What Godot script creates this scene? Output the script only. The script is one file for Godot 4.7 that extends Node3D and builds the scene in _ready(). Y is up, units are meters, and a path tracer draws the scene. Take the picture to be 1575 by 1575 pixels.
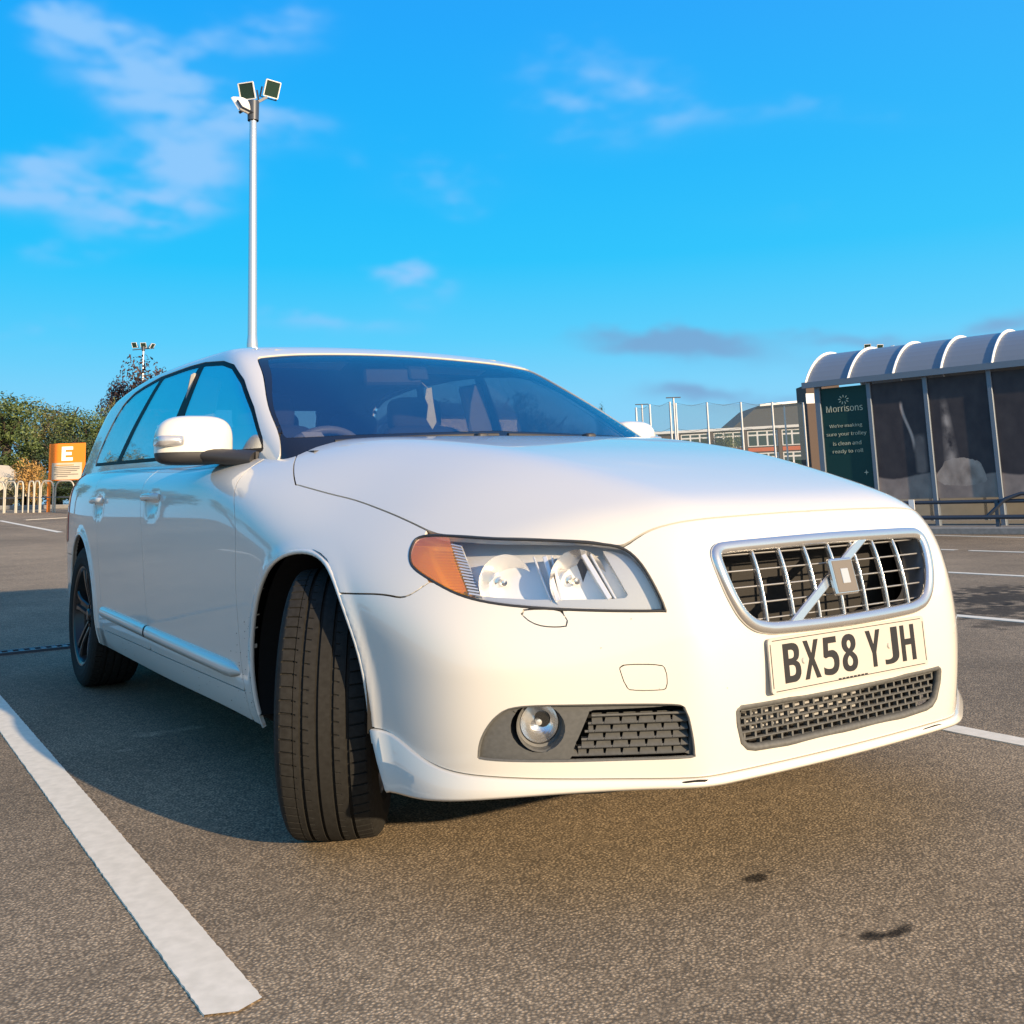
extends Node3D
# Site axes used in the builders: x = forward along the parked car, y = to the car's left, z = up; the origin lies on the ground under the front axle.
# P() turns them into Godot's axes.

const CAM := Vector3(2.4862, -1.8766, 0.83)
const CAM_F := 1558.39
const CAM_CY := 522.93
var cam_r: Vector3
var cam_u: Vector3
var cam_f: Vector3
var rng := RandomNumberGenerator.new()
var M := {}
var names := {}


func P(x: float, y: float, z: float) -> Vector3:
	return Vector3(x, z, -y)


func Q(v: Vector3) -> Vector3:
	return Vector3(v.x, v.z, -v.y)


# ---------------------------------------------------------------- small maths
class Tab:
	# natural cubic spline through [x, y] knots, sampled into a table
	var x0 := 0.0
	var x1 := 1.0
	var k := 1.0
	var t := PackedFloat32Array()
	const N := 1400

	func _init(kv: Array) -> void:
		kv.sort_custom(func(a, b): return a[0] < b[0])
		var n := kv.size()
		var m := []
		m.resize(n)
		m.fill(0.0)
		var cp := []
		cp.resize(n)
		cp.fill(0.0)
		var dp := cp.duplicate()
		for i in range(1, n - 1):
			var h0: float = kv[i][0] - kv[i - 1][0]
			var h1: float = kv[i + 1][0] - kv[i][0]
			var rhs: float = 6.0 * ((kv[i + 1][1] - kv[i][1]) / h1 - (kv[i][1] - kv[i - 1][1]) / h0)
			var den: float = 2.0 * (h0 + h1) - h0 * cp[i - 1]
			cp[i] = h1 / den
			dp[i] = (rhs - h0 * dp[i - 1]) / den
		for i in range(n - 2, 0, -1):
			m[i] = dp[i] - cp[i] * m[i + 1]
		x0 = kv[0][0]
		x1 = kv[n - 1][0]
		k = (N - 1) / (x1 - x0)
		t.resize(N + 1)
		var j := 0
		for i in N:
			var x := x0 + i / k
			while j < n - 2 and x > kv[j + 1][0]:
				j += 1
			var h: float = kv[j + 1][0] - kv[j][0]
			var a: float = (kv[j + 1][0] - x) / h
			var b := 1.0 - a
			t[i] = a * kv[j][1] + b * kv[j + 1][1] + ((a * a * a - a) * m[j] + (b * b * b - b) * m[j + 1]) * h * h / 6.0
		t[N] = t[N - 1]

	func at(x: float) -> float:
		var q := (x - x0) * k
		if q <= 0.0:
			return t[0]
		if q >= N - 1:
			return t[N]
		var i := int(q)
		var a := t[i]
		return a + (t[i + 1] - a) * (q - i)


static func smax(a: float, b: float, k: float) -> float:
	var d := absf(a - b)
	if d >= k:
		return maxf(a, b)
	var h := (k - d) / k
	return maxf(a, b) + h * h * h * k / 6.0


static func softp(t: float, w: float) -> float:
	if t >= w:
		return t
	if t <= -w:
		return 0.0
	var u := (t + w) / (2.0 * w)
	return 2.0 * w * (u * u * u - u * u * u * u * 0.5)


class Poly:
	# signed distance to a closed outline, positive inside
	var p := PackedVector2Array()
	var lo := Vector2(1e9, 1e9)
	var hi := Vector2(-1e9, -1e9)

	func _init(pts: Array, smooth := 0) -> void:
		var src := PackedVector2Array()
		for q in pts:
			src.append(Vector2(q[0], q[1]))
		var n := src.size()
		if smooth == 0:
			p = src
		else:
			for i in n:
				var a := src[(i + n - 1) % n]
				var b := src[i]
				var c := src[(i + 1) % n]
				var d := src[(i + 2) % n]
				for k in smooth:
					p.append(b.cubic_interpolate(c, a, d, float(k) / smooth))
		for q in p:
			lo = lo.min(q)
			hi = hi.max(q)

	func sd(x: float, y: float) -> float:
		var out := maxf(maxf(lo.x - x, x - hi.x), maxf(lo.y - y, y - hi.y))
		if out > 0.05:
			return -out
		var best := 1e9
		var inside := false
		var n := p.size()
		var b := p[n - 1]
		for i in n:
			var a := p[i]
			var ex := b.x - a.x
			var ey := b.y - a.y
			var wx := x - a.x
			var wy := y - a.y
			var l := ex * ex + ey * ey
			var t := clampf((wx * ex + wy * ey) / maxf(l, 1e-12), 0.0, 1.0)
			var dx := wx - ex * t
			var dy := wy - ey * t
			best = minf(best, dx * dx + dy * dy)
			if (a.y > y) != (b.y > y) and x < ex * (y - a.y) / (b.y - a.y) + a.x:
				inside = not inside
			b = a
		return sqrt(best) if inside else -sqrt(best)


# ---------------------------------------------------------------- mesh building
class MB:
	var v := PackedVector3Array()
	var n := PackedVector3Array()
	var uv := PackedVector2Array()
	var col := PackedColorArray()
	var use_uv := false

	func tri(a: Vector3, b: Vector3, c: Vector3, na: Vector3, nb: Vector3, nc: Vector3) -> void:
		if (b - a).cross(c - a).dot(na + nb + nc) > 0.0:
			v.append(a); v.append(c); v.append(b)
			n.append(na); n.append(nc); n.append(nb)
		else:
			v.append(a); v.append(b); v.append(c)
			n.append(na); n.append(nb); n.append(nc)

	func trif(a: Vector3, b: Vector3, c: Vector3) -> void:
		var g := -(b - a).cross(c - a).normalized()
		v.append(a); v.append(b); v.append(c)
		n.append(g); n.append(g); n.append(g)

	# flat quad, facing the side of hint
	func quad(a: Vector3, b: Vector3, c: Vector3, d: Vector3, hint := Vector3.ZERO) -> void:
		var g := (c - a).cross(d - b)
		if g.length_squared() < 1e-18:
			return
		g = g.normalized()
		if hint != Vector3.ZERO and g.dot(hint) < 0.0:
			g = -g
		tri(a, b, c, g, g, g)
		tri(a, c, d, g, g, g)

	func quadn(a: Vector3, b: Vector3, c: Vector3, d: Vector3, na: Vector3, nb: Vector3, nc: Vector3, nd: Vector3) -> void:
		tri(a, b, c, na, nb, nc)
		tri(a, c, d, na, nc, nd)

	# box about centre with half extents along three axes, edges cut by chamfer
	func box(c: Vector3, ax: Vector3, ay: Vector3, az: Vector3, ch := 0.0) -> void:
		var A := [ax, ay, az]
		if ch <= 0.0:
			for i in 3:
				var u: Vector3 = A[i]
				var s: Vector3 = A[(i + 1) % 3]
				var t: Vector3 = A[(i + 2) % 3]
				for k in [1.0, -1.0]:
					var o: Vector3 = c + u * k
					quad(o + s + t, o - s + t, o - s - t, o + s - t, u * k)
			return
		var f := [1.0 - ch / ax.length(), 1.0 - ch / ay.length(), 1.0 - ch / az.length()]
		for i in 3:
			var j := (i + 1) % 3
			var l := (i + 2) % 3
			var u: Vector3 = A[i]
			var s: Vector3 = A[j] * f[j]
			var t: Vector3 = A[l] * f[l]
			for k in [1.0, -1.0]:
				var o: Vector3 = c + u * k
				quad(o + s + t, o - s + t, o - s - t, o + s - t, u * k)
				# edge between face i (side k) and face j (side k2), running along l
				for k2 in [1.0, -1.0]:
					var p1: Vector3 = c + u * k + A[j] * f[j] * k2
					var p2: Vector3 = c + u * (k * f[i]) + A[j] * k2
					quad(p1 + t, p1 - t, p2 - t, p2 + t, u.normalized() * k + A[j].normalized() * k2)
		for i in [1.0, -1.0]:
			for j in [1.0, -1.0]:
				for k in [1.0, -1.0]:
					var a: Vector3 = c + ax * i + ay * (j * f[1]) + az * (k * f[2])
					var b: Vector3 = c + ax * (i * f[0]) + ay * j + az * (k * f[2])
					var d: Vector3 = c + ax * (i * f[0]) + ay * (j * f[1]) + az * k
					var g: Vector3 = (ax.normalized() * i + ay.normalized() * j + az.normalized() * k).normalized()
					tri(a, b, d, g, g, g)

	func bar(a: Vector3, b: Vector3, w: float, h: float, up := Vector3.UP, ch := 0.0) -> void:
		var d := (b - a) * 0.5
		var s := d.cross(up).normalized()
		if s.length_squared() < 0.5:
			s = d.cross(Vector3.RIGHT).normalized()
		var t := s.cross(d).normalized()
		box((a + b) * 0.5, d, s * w * 0.5, t * h * 0.5, ch)

	func tube(path: PackedVector3Array, r: float, sides := 10, closed := false, r2 := -1.0, ratio := 1.0, up0 := Vector3.UP) -> void:
		var m := path.size()
		var rings := []
		var norms := []
		for i in m:
			var t: Vector3
			if closed:
				t = path[(i + 1) % m] - path[(i + m - 1) % m]
			else:
				t = path[mini(i + 1, m - 1)] - path[maxi(i - 1, 0)]
			t = t.normalized()
			var s := t.cross(up0)
			if s.length_squared() < 1e-4:
				s = t.cross(Vector3.RIGHT)
			s = s.normalized()
			var w := s.cross(t).normalized()
			var rr := r if r2 < 0.0 else lerpf(r, r2, float(i) / maxi(m - 1, 1))
			var ring := PackedVector3Array()
			var nr := PackedVector3Array()
			for k in sides:
				var a := TAU * k / sides
				ring.append(path[i] + s * cos(a) * rr + w * sin(a) * rr * ratio)
				nr.append((s * cos(a) * ratio + w * sin(a)).normalized())
			rings.append(ring)
			norms.append(nr)
		for i in (m if closed else m - 1):
			var i2 := (i + 1) % m
			for k in sides:
				var k2 := (k + 1) % sides
				quadn(rings[i][k], rings[i][k2], rings[i2][k2], rings[i2][k], norms[i][k], norms[i][k2], norms[i2][k2], norms[i2][k])
		if not closed:
			for e in [0, m - 1]:
				var g := (path[0] - path[1]).normalized() if e == 0 else (path[m - 1] - path[m - 2]).normalized()
				for k in sides:
					tri(path[e], rings[e][k], rings[e][(k + 1) % sides], g, g, g)

	# profile of [radius, height along axis]; o origin, ax axis direction
	func lathe(prof: Array, o: Vector3, ax: Vector3, segs := 32, smooth := true) -> void:
		ax = ax.normalized()
		var s := ax.cross(Vector3.UP)
		if s.length_squared() < 1e-3:
			s = ax.cross(Vector3.RIGHT)
		s = s.normalized()
		var w := ax.cross(s).normalized()
		var m := prof.size()
		for i in m - 1:
			var dr: float = prof[i + 1][0] - prof[i][0]
			var dh: float = prof[i + 1][1] - prof[i][1]
			var l := sqrt(dr * dr + dh * dh)
			if l < 1e-7:
				continue
			for k in segs:
				var a0 := TAU * k / segs
				var a1 := TAU * (k + 1) / segs
				var d0 := s * cos(a0) + w * sin(a0)
				var d1 := s * cos(a1) + w * sin(a1)
				var n0 := (d0 * dh - ax * dr) / l
				var n1 := (d1 * dh - ax * dr) / l
				if not smooth:
					n0 = ((n0 + n1) * 0.5).normalized()
					n1 = n0
				var q00: Vector3 = o + d0 * prof[i][0] + ax * prof[i][1]
				var q01: Vector3 = o + d1 * prof[i][0] + ax * prof[i][1]
				var q10: Vector3 = o + d0 * prof[i + 1][0] + ax * prof[i + 1][1]
				var q11: Vector3 = o + d1 * prof[i + 1][0] + ax * prof[i + 1][1]
				if prof[i][0] > 1e-6:
					tri(q00, q01, q11, n0, n1, n1)
				if prof[i + 1][0] > 1e-6:
					tri(q00, q11, q10, n0, n1, n0)

	# superellipsoid with exponents e1 (vertical) and e2 (plan), part of the vertical range
	func blob(c: Vector3, ax: Vector3, ay: Vector3, az: Vector3, e1: float, e2: float, v0 := -1.0, v1 := 1.0, nu := 28, nv := 14) -> void:
		var pts := []
		for j in nv + 1:
			var b := lerpf(v0, v1, float(j) / nv) * PI / 2
			var row := PackedVector3Array()
			var cb := absf(cos(b)) ** e1
			var sb := signf(sin(b)) * absf(sin(b)) ** e1
			for i in nu:
				var a := TAU * i / nu
				row.append(c + ax * cb * signf(cos(a)) * absf(cos(a)) ** e2 + ay * cb * signf(sin(a)) * absf(sin(a)) ** e2 + az * sb)
			pts.append(row)
		var nn := []
		for j in nv + 1:
			var row := PackedVector3Array()
			for i in nu:
				var du: Vector3 = pts[j][(i + 1) % nu] - pts[j][(i + nu - 1) % nu]
				var dv: Vector3 = pts[mini(j + 1, nv)][i] - pts[maxi(j - 1, 0)][i]
				var g := du.cross(dv)
				var outw: Vector3 = pts[j][i] - c
				if g.length_squared() < 1e-14:
					g = outw
				g = g.normalized()
				row.append(g if g.dot(outw) > 0 else -g)
			nn.append(row)
		for j in nv:
			for i in nu:
				var i2 := (i + 1) % nu
				quadn(pts[j][i], pts[j][i2], pts[j + 1][i2], pts[j + 1][i], nn[j][i], nn[j][i2], nn[j + 1][i2], nn[j + 1][i])
		for e in [[0, v0], [nv, v1]]:
			if absf(e[1]) < 0.999:
				var g: Vector3 = az.normalized() * signf(e[0] - nv * 0.5)
				var mid := Vector3.ZERO
				for q in pts[e[0]]:
					mid += q / nu
				for i in nu:
					tri(mid, pts[e[0]][i], pts[e[0]][(i + 1) % nu], g, g, g)

	# flat outline (2D) pushed out along az by depth; o + ax*x + ay*y
	func slab(pts: PackedVector2Array, o: Vector3, ax: Vector3, ay: Vector3, depth: Vector3) -> void:
		var idx := Geometry2D.triangulate_polygon(pts)
		var w := PackedVector3Array()
		for q in pts:
			w.append(o + ax * q.x + ay * q.y)
		var d := depth.normalized()
		for i in range(0, idx.size(), 3):
			tri(w[idx[i]] + depth, w[idx[i + 1]] + depth, w[idx[i + 2]] + depth, d, d, d)
			tri(w[idx[i]], w[idx[i + 1]], w[idx[i + 2]], -d, -d, -d)
		var cw := Geometry2D.is_polygon_clockwise(pts)
		var m := pts.size()
		for i in m:
			var j := (i + 1) % m
			var e := pts[j] - pts[i]
			var o2 := Vector2(e.y, -e.x) * (-1.0 if cw else 1.0)
			quad(w[i], w[j], w[j] + depth, w[i] + depth, ax * o2.x + ay * o2.y)

	func mesh(mat: Material = null) -> ArrayMesh:
		var m := ArrayMesh.new()
		if v.is_empty():
			return m
		var a := []
		a.resize(Mesh.ARRAY_MAX)
		a[Mesh.ARRAY_VERTEX] = v
		a[Mesh.ARRAY_NORMAL] = n
		if uv.size() == v.size():
			a[Mesh.ARRAY_TEX_UV] = uv
		if col.size() == v.size():
			a[Mesh.ARRAY_COLOR] = col
		m.add_surface_from_arrays(Mesh.PRIMITIVE_TRIANGLES, a)
		if mat:
			m.surface_set_material(0, mat)
		return m


# ---------------------------------------------------------------- naming and tagging
func numbered(called: String) -> String:
	var k: int = names.get(called, 0)
	names[called] = k + 1
	return called if k == 0 else "%s_%03d" % [called, k]


func tag(o: Node3D, label: String, category := "", group := "", kind := "") -> Node3D:
	if label:
		o.set_meta("label", label)
	if category:
		o.set_meta("category", category)
	if group:
		o.set_meta("group", group)
	if kind:
		o.set_meta("kind", kind)
	return o


func thing(called: String, label: String, category: String, group := "", at := Vector3.ZERO) -> Node3D:
	var o := Node3D.new()
	o.name = numbered(called)
	add_child(o, true)
	o.position = at
	return tag(o, label, category, group)


func part(called: String, mesh, mat: Material, parent: Node3D, label := "") -> MeshInstance3D:
	var o := MeshInstance3D.new()
	o.name = called
	o.mesh = mesh.mesh() if mesh is MB else mesh
	o.material_override = mat
	parent.add_child(o, true)
	if label:
		o.set_meta("label", label)
	return o


func single(called: String, mb, mat: Material, label: String, category := "", group := "", kind := "") -> MeshInstance3D:
	var o := MeshInstance3D.new()
	o.name = numbered(called)
	o.mesh = mb.mesh() if mb is MB else mb
	o.material_override = mat
	add_child(o, true)
	tag(o, label, category, group, kind)
	return o


func lin(r: float, g: float, b: float, a := 1.0) -> Color:
	var c := Color(r, g, b).linear_to_srgb()
	c.a = a
	return c


func mat(r: float, g: float, b: float, rough := 0.6, metal := 0.0, spec := 0.5) -> StandardMaterial3D:
	var m := StandardMaterial3D.new()
	m.albedo_color = lin(r, g, b)
	m.roughness = rough
	m.metallic = metal
	m.metallic_specular = spec
	return m


func pane(r: float, g: float, b: float, alpha: float, rough := 0.02) -> StandardMaterial3D:
	var m := mat(r, g, b, rough)
	m.albedo_color.a = alpha
	m.transparency = BaseMaterial3D.TRANSPARENCY_ALPHA
	return m


# ---------------------------------------------------------------- the photograph's lens
func ray(px: float, py: float) -> Vector3:
	return cam_r * ((px - 787.5) / CAM_F) + cam_u * ((CAM_CY - py) / CAM_F) + cam_f


func dep(px: float, py: float, t: float) -> Vector3:
	return CAM + ray(px, py) * t


# where the line of sight meets the ground
func gpix(px: float, py: float) -> Vector3:
	var d := ray(px, py)
	var t := 1.0
	for i in 4000:
		var q := CAM + d * t
		if q.z <= ground_h(q.x, q.y):
			return Vector3(q.x, q.y, ground_h(q.x, q.y))
		t += 0.05
	return CAM + d * t


func ground_h(x: float, y: float) -> float:
	var d := softp(-x - 5.0, 1.5)
	if d <= 0.0:
		return 0.0
	d = minf(d, 30.0 + 3.0 * (1.0 - exp(-(maxf(d - 30.0, 0.0)) / 3.0)))
	var w := 1.0 - smoothstep(2.0, 14.0, y - 0.35 * (-x - 5.0))
	return 0.0305 * d * w


# ================================================================ the car's body surfaces
var t_xc: Tab
var t_ys: Tab
var t_so: Tab
var t_hc: Tab
var t_ar: Tab
var t_hd: Tab
var t_xr: Tab
var t_zb: Tab
var t_wx: Tab
var t_yg: Tab
var t_sg: Tab
var t_rz: Tab
var t_rx: Tab


func body_tables() -> void:
	t_xc = Tab.new([[.14, .885], [.20, .90], [.26, .918], [.32, .930], [.40, .940], [.48, .944], [.56, .940], [.64, .926], [.70, .908], [.76, .880], [.84, .83], [.95, .74]])
	t_ys = Tab.new([[1.0, .70], [.85, .775], [.7, .83], [.5, .875], [.3, .906], [.1, .922], [-.2, .928], [-.6, .930], [-1.3, .932], [-2.0, .930], [-2.8, .922], [-3.2, .900], [-3.5, .872], [-3.9, .82]])
	t_so = Tab.new([[.14, -.10], [.20, -.062], [.26, -.038], [.34, -.022], [.45, -.013], [.55, -.007], [.65, -.002], [.75, 0.0], [.85, -.004], [.95, -.018], [1.05, -.05], [1.2, -.12]])
	t_hc = Tab.new([[1.0, .69], [.9, .755], [.8, .800], [.6, .862], [.3, .934], [0.0, .984], [-.3, 1.018], [-.6, 1.03], [-1.2, 1.03], [-2.5, 1.06], [-3.9, 1.07]])
	t_ar = Tab.new([[.95, .34], [.6, .40], [0.0, .50], [-.6, .60], [-1.2, .66], [-4.0, .66]])
	t_hd = Tab.new([[.95, .25], [.6, .32], [.3, .36], [0.0, .40], [-.4, .33], [-.7, .24], [-1.2, .25], [-4.0, .30]])
	t_xr = Tab.new([[.14, -3.70], [.25, -3.80], [.4, -3.86], [.6, -3.87], [.75, -3.84], [.9, -3.78], [1.05, -3.70], [1.2, -3.6]])
	t_zb = Tab.new([[.95, .243], [.8, .246], [.65, .232], [.5, .21], [.36, .198], [-.3, .215], [-1.3, .22], [-2.4, .225], [-3.2, .23], [-3.9, .26]])
	t_wx = Tab.new([[.92, -.28], [1.0, -.415], [1.1, -.60], [1.2, -.79], [1.3, -.985], [1.4, -1.20], [1.5, -1.45]])
	t_yg = Tab.new([[-.2, .75], [-.5, .772], [-.9, .789], [-1.5, .803], [-2.2, .818], [-2.8, .822], [-3.3, .812], [-3.8, .78]])
	t_sg = Tab.new([[.85, .02], [.95, .008], [1.0, 0.0], [1.1, -.026], [1.2, -.056], [1.3, -.092], [1.4, -.133], [1.5, -.185]])
	t_rz = Tab.new([[-.8, 1.385], [-1.1, 1.436], [-1.4, 1.468], [-1.8, 1.490], [-2.3, 1.503], [-2.8, 1.496], [-3.3, 1.455], [-3.7, 1.40]])
	t_rx = Tab.new([[.9, -3.78], [1.0, -3.75], [1.15, -3.67], [1.3, -3.57], [1.45, -3.44]])


const ARCH := [[0.005, 0.358, 0.346], [-2.826, 0.36, 0.350]]


func f_body(x: float, y: float, z: float) -> float:
	var a := absf(y)
	var b2 := maxf(a - 0.38, 0.0)
	var xn := t_xc.at(z) - 0.10 * a * a - 0.55 * softp(a - 0.415, 0.06) - 0.55 * smoothstep(0.46, 0.70, z) * b2 * b2
	var s := a - t_ys.at(x) - t_so.at(z)
	if a > 0.7 and z < 0.95:
		for k in 2:
			var dx: float = x - ARCH[k][0]
			if absf(dx) < 0.5:
				var dz: float = maxf(z - ARCH[k][1], 0.0)
				var q: float = (sqrt(dx * dx + dz * dz) - ARCH[k][2] - 0.006) / 0.020
				s -= 0.009 * exp(-q * q)
		for hx in [-1.435, -2.405]:
			var ex: float = (x - hx) / 0.075
			if absf(ex) < 3.0:
				var ez := (z - 0.838) / 0.032
				s += 0.020 * exp(-ex * ex * ex * ex - ez * ez)
	var c := maxf(a - 0.4, 0.0)
	var r := t_xr.at(z) + 0.10 * a * a + 0.5 * c * c - x
	var w := smax(smax(x - xn, s, 0.20), r, 0.25)
	var d := softp(a - t_ar.at(x), 0.10)
	var d2 := maxf(d - 0.1, 0.0)
	var h := t_hc.at(x) - 0.02 * a * a - t_hd.at(x) * d - 0.9 * d2 * d2
	return smax(w, (z - h) * 0.9, 0.11)


func f_house(x: float, y: float, z: float) -> float:
	var a := absf(y)
	var e := maxf(a - 0.42, 0.0)
	var w := (x - t_wx.at(z) + 0.10 * a * a + 0.45 * e * e) * 0.46
	var s := (a - t_yg.at(x) - t_sg.at(z)) * 0.92
	var r := z - t_rz.at(x) + 0.07 * a * a
	var b := (t_rx.at(z) + 0.1 * a * a - x) * 0.8
	return smax(smax(smax(w, s, 0.09), r, 0.10), b, 0.15)


class Dome:
	var ns := 0
	var nt := 0
	var p := PackedVector3Array()  # x, |y|, z
	var n := PackedVector3Array()


# rays cast outwards from an inner rounded box find the surface; one grid for half of the body
func make_dome(fn: Callable, xf: float, af: float, xr: float, r: float, z0: float, z1: float, cnt: Array, xs: Array, spf: float, spr: float) -> Dome:
	var I := []
	for i in cnt[0]:
		I.append([xf, (af - r) * i / cnt[0], 1.0, 0.0])
	for i in cnt[1] + 1:
		var b: float = PI / 2 * i / cnt[1]
		I.append([xf - r + r * cos(b), af - r + r * sin(b), cos(b), sin(b)])
	var nf := I.size() - 1
	for x in xs:
		I.append([x, af, 0.0, 1.0])
	var nb := I.size()
	for i in cnt[2] + 1:
		var b: float = PI / 2 + PI / 2 * i / cnt[2]
		I.append([xr + r + r * cos(b), af - r + r * sin(b), cos(b), sin(b)])
	for i in cnt[3]:
		I.append([xr, (af - r) * (1.0 - float(i + 1) / cnt[3]), -1.0, 0.0])
	var D := Dome.new()
	D.ns = I.size()
	D.nt = cnt[4] + cnt[5] + cnt[6]
	var last := I.size() - 1
	for i in I.size():
		var q: Array = I[i]
		var sx: float
		if i <= nf:
			sx = lerpf(xf, spf, float(i) / nf)
		elif i < nb:
			sx = remap(q[0], xf - r, xr + r, spf, spr)
		else:
			sx = lerpf(spr, xr, float(i - nb) / (last - nb))
		for j in D.nt:
			var o := Vector3(q[0], q[1], z0)
			var d := Vector3(q[2], q[3], 0)
			if j < cnt[4]:
				o.z = lerpf(z0, z1, float(j) / cnt[4])
			elif j < cnt[4] + cnt[5]:
				var b: float = PI / 2 * float(j - cnt[4]) / cnt[5]
				o.z = z1
				d = Vector3(q[2] * cos(b), q[3] * cos(b), sin(b))
			else:
				var f: float = float(j - cnt[4] - cnt[5]) / (cnt[6] - 1)
				o = Vector3(lerpf(q[0], sx, f), lerpf(q[1], 0.0, f), z1)
				d = Vector3(0, 0, 1)
			var ta := 0.0
			var fa: float = fn.call(o.x, o.y, o.z)
			var tb := maxf(-fa, 0.05)
			var w := o + d * tb
			var fb: float = fn.call(w.x, w.y, w.z)
			for it in 14:
				if absf(fb) < 0.00005 or absf(fb - fa) < 1e-9:
					break
				var tc := tb - fb * (tb - ta) / (fb - fa)
				tc = clampf(tc, tb - 0.3, tb + 0.3)
				ta = tb
				fa = fb
				tb = tc
				w = o + d * tb
				fb = fn.call(w.x, w.y, w.z)
			var e := 0.003
			var g := Vector3(fn.call(w.x + e, w.y, w.z) - fn.call(w.x - e, w.y, w.z), fn.call(w.x, w.y + e, w.z) - fn.call(w.x, w.y - e, w.z), fn.call(w.x, w.y, w.z + e) - fn.call(w.x, w.y, w.z - e)).normalized()
			D.p.append(w)
			D.n.append(g)
	return D


# the part of a dome where r > 0, on the right (R) and the left (L) of the car, its cut edge turned inwards by depth
func panel(D: Dome, r: PackedFloat32Array, off: float, depth: float, R: MB, L: MB, flip := false) -> void:
	var nt := D.nt
	for i in D.ns - 1:
		for j in nt - 1:
			var k := [i * nt + j, (i + 1) * nt + j, (i + 1) * nt + j + 1, i * nt + j + 1]
			var m := maxf(maxf(r[k[0]], r[k[1]]), maxf(r[k[2]], r[k[3]]))
			if m <= 0.0:
				continue
			for tr in [[k[0], k[1], k[2]], [k[0], k[2], k[3]]]:
				var poly := []
				var cut := []
				for e in 3:
					var a: int = tr[e]
					var b: int = tr[(e + 1) % 3]
					var ra := r[a]
					var rb := r[b]
					if ra > 0.0:
						poly.append([D.p[a], D.n[a]])
					if (ra > 0.0) != (rb > 0.0):
						var f := ra / (ra - rb)
						var q := [D.p[a].lerp(D.p[b], f), D.n[a].lerp(D.n[b], f).normalized()]
						poly.append(q)
						cut.append(q)
				if poly.size() < 3:
					continue
				for side in 2:
					var B: MB = R if side == 0 else L
					if B == null:
						continue
					var sg := 1.0 if side == 0 else -1.0
					var W := []
					var N := []
					for q in poly:
						var w: Vector3 = q[0] + q[1] * off
						W.append(Vector3(w.x, w.z, w.y * sg))
						var g := Vector3(q[1].x, q[1].z, q[1].y * sg)
						N.append(-g if flip else g)
					B.tri(W[0], W[1], W[2], N[0], N[1], N[2])
					if W.size() == 4:
						B.tri(W[0], W[2], W[3], N[0], N[2], N[3])
					if depth > 0.0 and cut.size() == 2:
						var c0: Vector3 = cut[0][0] + cut[0][1] * off
						var c1: Vector3 = cut[1][0] + cut[1][1] * off
						var d0: Vector3 = cut[0][0] + cut[0][1] * (off - depth)
						var d1: Vector3 = cut[1][0] + cut[1][1] * (off - depth)
						var mid: Vector3 = (poly[0][0] + poly[1][0] + poly[2][0]) / 3.0
						var hint := (c0 + c1) * 0.5 - mid
						B.quad(Vector3(c0.x, c0.z, c0.y * sg), Vector3(c1.x, c1.z, c1.y * sg), Vector3(d1.x, d1.z, d1.y * sg), Vector3(d0.x, d0.z, d0.y * sg), Vector3(hint.x, hint.z, hint.y * sg))


# x of the nose surface at a given |y| and height
func nose_x(a: float, z: float) -> float:
	var x0 := 0.6
	var x1 := 1.05
	for i in 22:
		var m := (x0 + x1) * 0.5
		if f_body(m, a, z) < 0.0:
			x0 = m
		else:
			x1 = m
	return x0


# |y| of the body side at x, z
func side_y(x: float, z: float) -> float:
	var a0 := 0.6
	var a1 := 1.0
	for i in 22:
		var m := (a0 + a1) * 0.5
		if f_body(x, m, z) < 0.0:
			a0 = m
		else:
			a1 = m
	return a0


# point on the nose for the oblique coordinate u = |y| + 0.6 (0.9 - x)
func nose_u(u: float, z: float) -> Vector3:
	var a0 := 0.0
	var a1 := 0.9
	for i in 20:
		var m := (a0 + a1) * 0.5
		# move inwards along the line of constant u
		var x := 0.9 - (u - m) / 0.6
		if f_body(x, m, z) < 0.0:
			a0 = m
		else:
			a1 = m
	return Vector3(0.9 - (u - a0) / 0.6, a0, z)


func body_normal(p: Vector3) -> Vector3:
	var e := 0.003
	return Vector3(f_body(p.x + e, p.y, p.z) - f_body(p.x - e, p.y, p.z), f_body(p.x, p.y + e, p.z) - f_body(p.x, p.y - e, p.z), f_body(p.x, p.y, p.z + e) - f_body(p.x, p.y, p.z - e)).normalized()


func spread(a: float, b: float, n: int) -> Array:
	var o := []
	for i in n:
		o.append(lerpf(a, b, float(i + 1) / (n + 1)))
	return o


# ================================================================ the car
func f_arch(x: float, z: float) -> float:
	var best := 1e9
	for k in ARCH:
		var dx: float = x - k[0]
		var dz: float = maxf(z - k[1], 0.0)
		best = minf(best, sqrt(dx * dx + dz * dz) - k[2])
	return best


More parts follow.
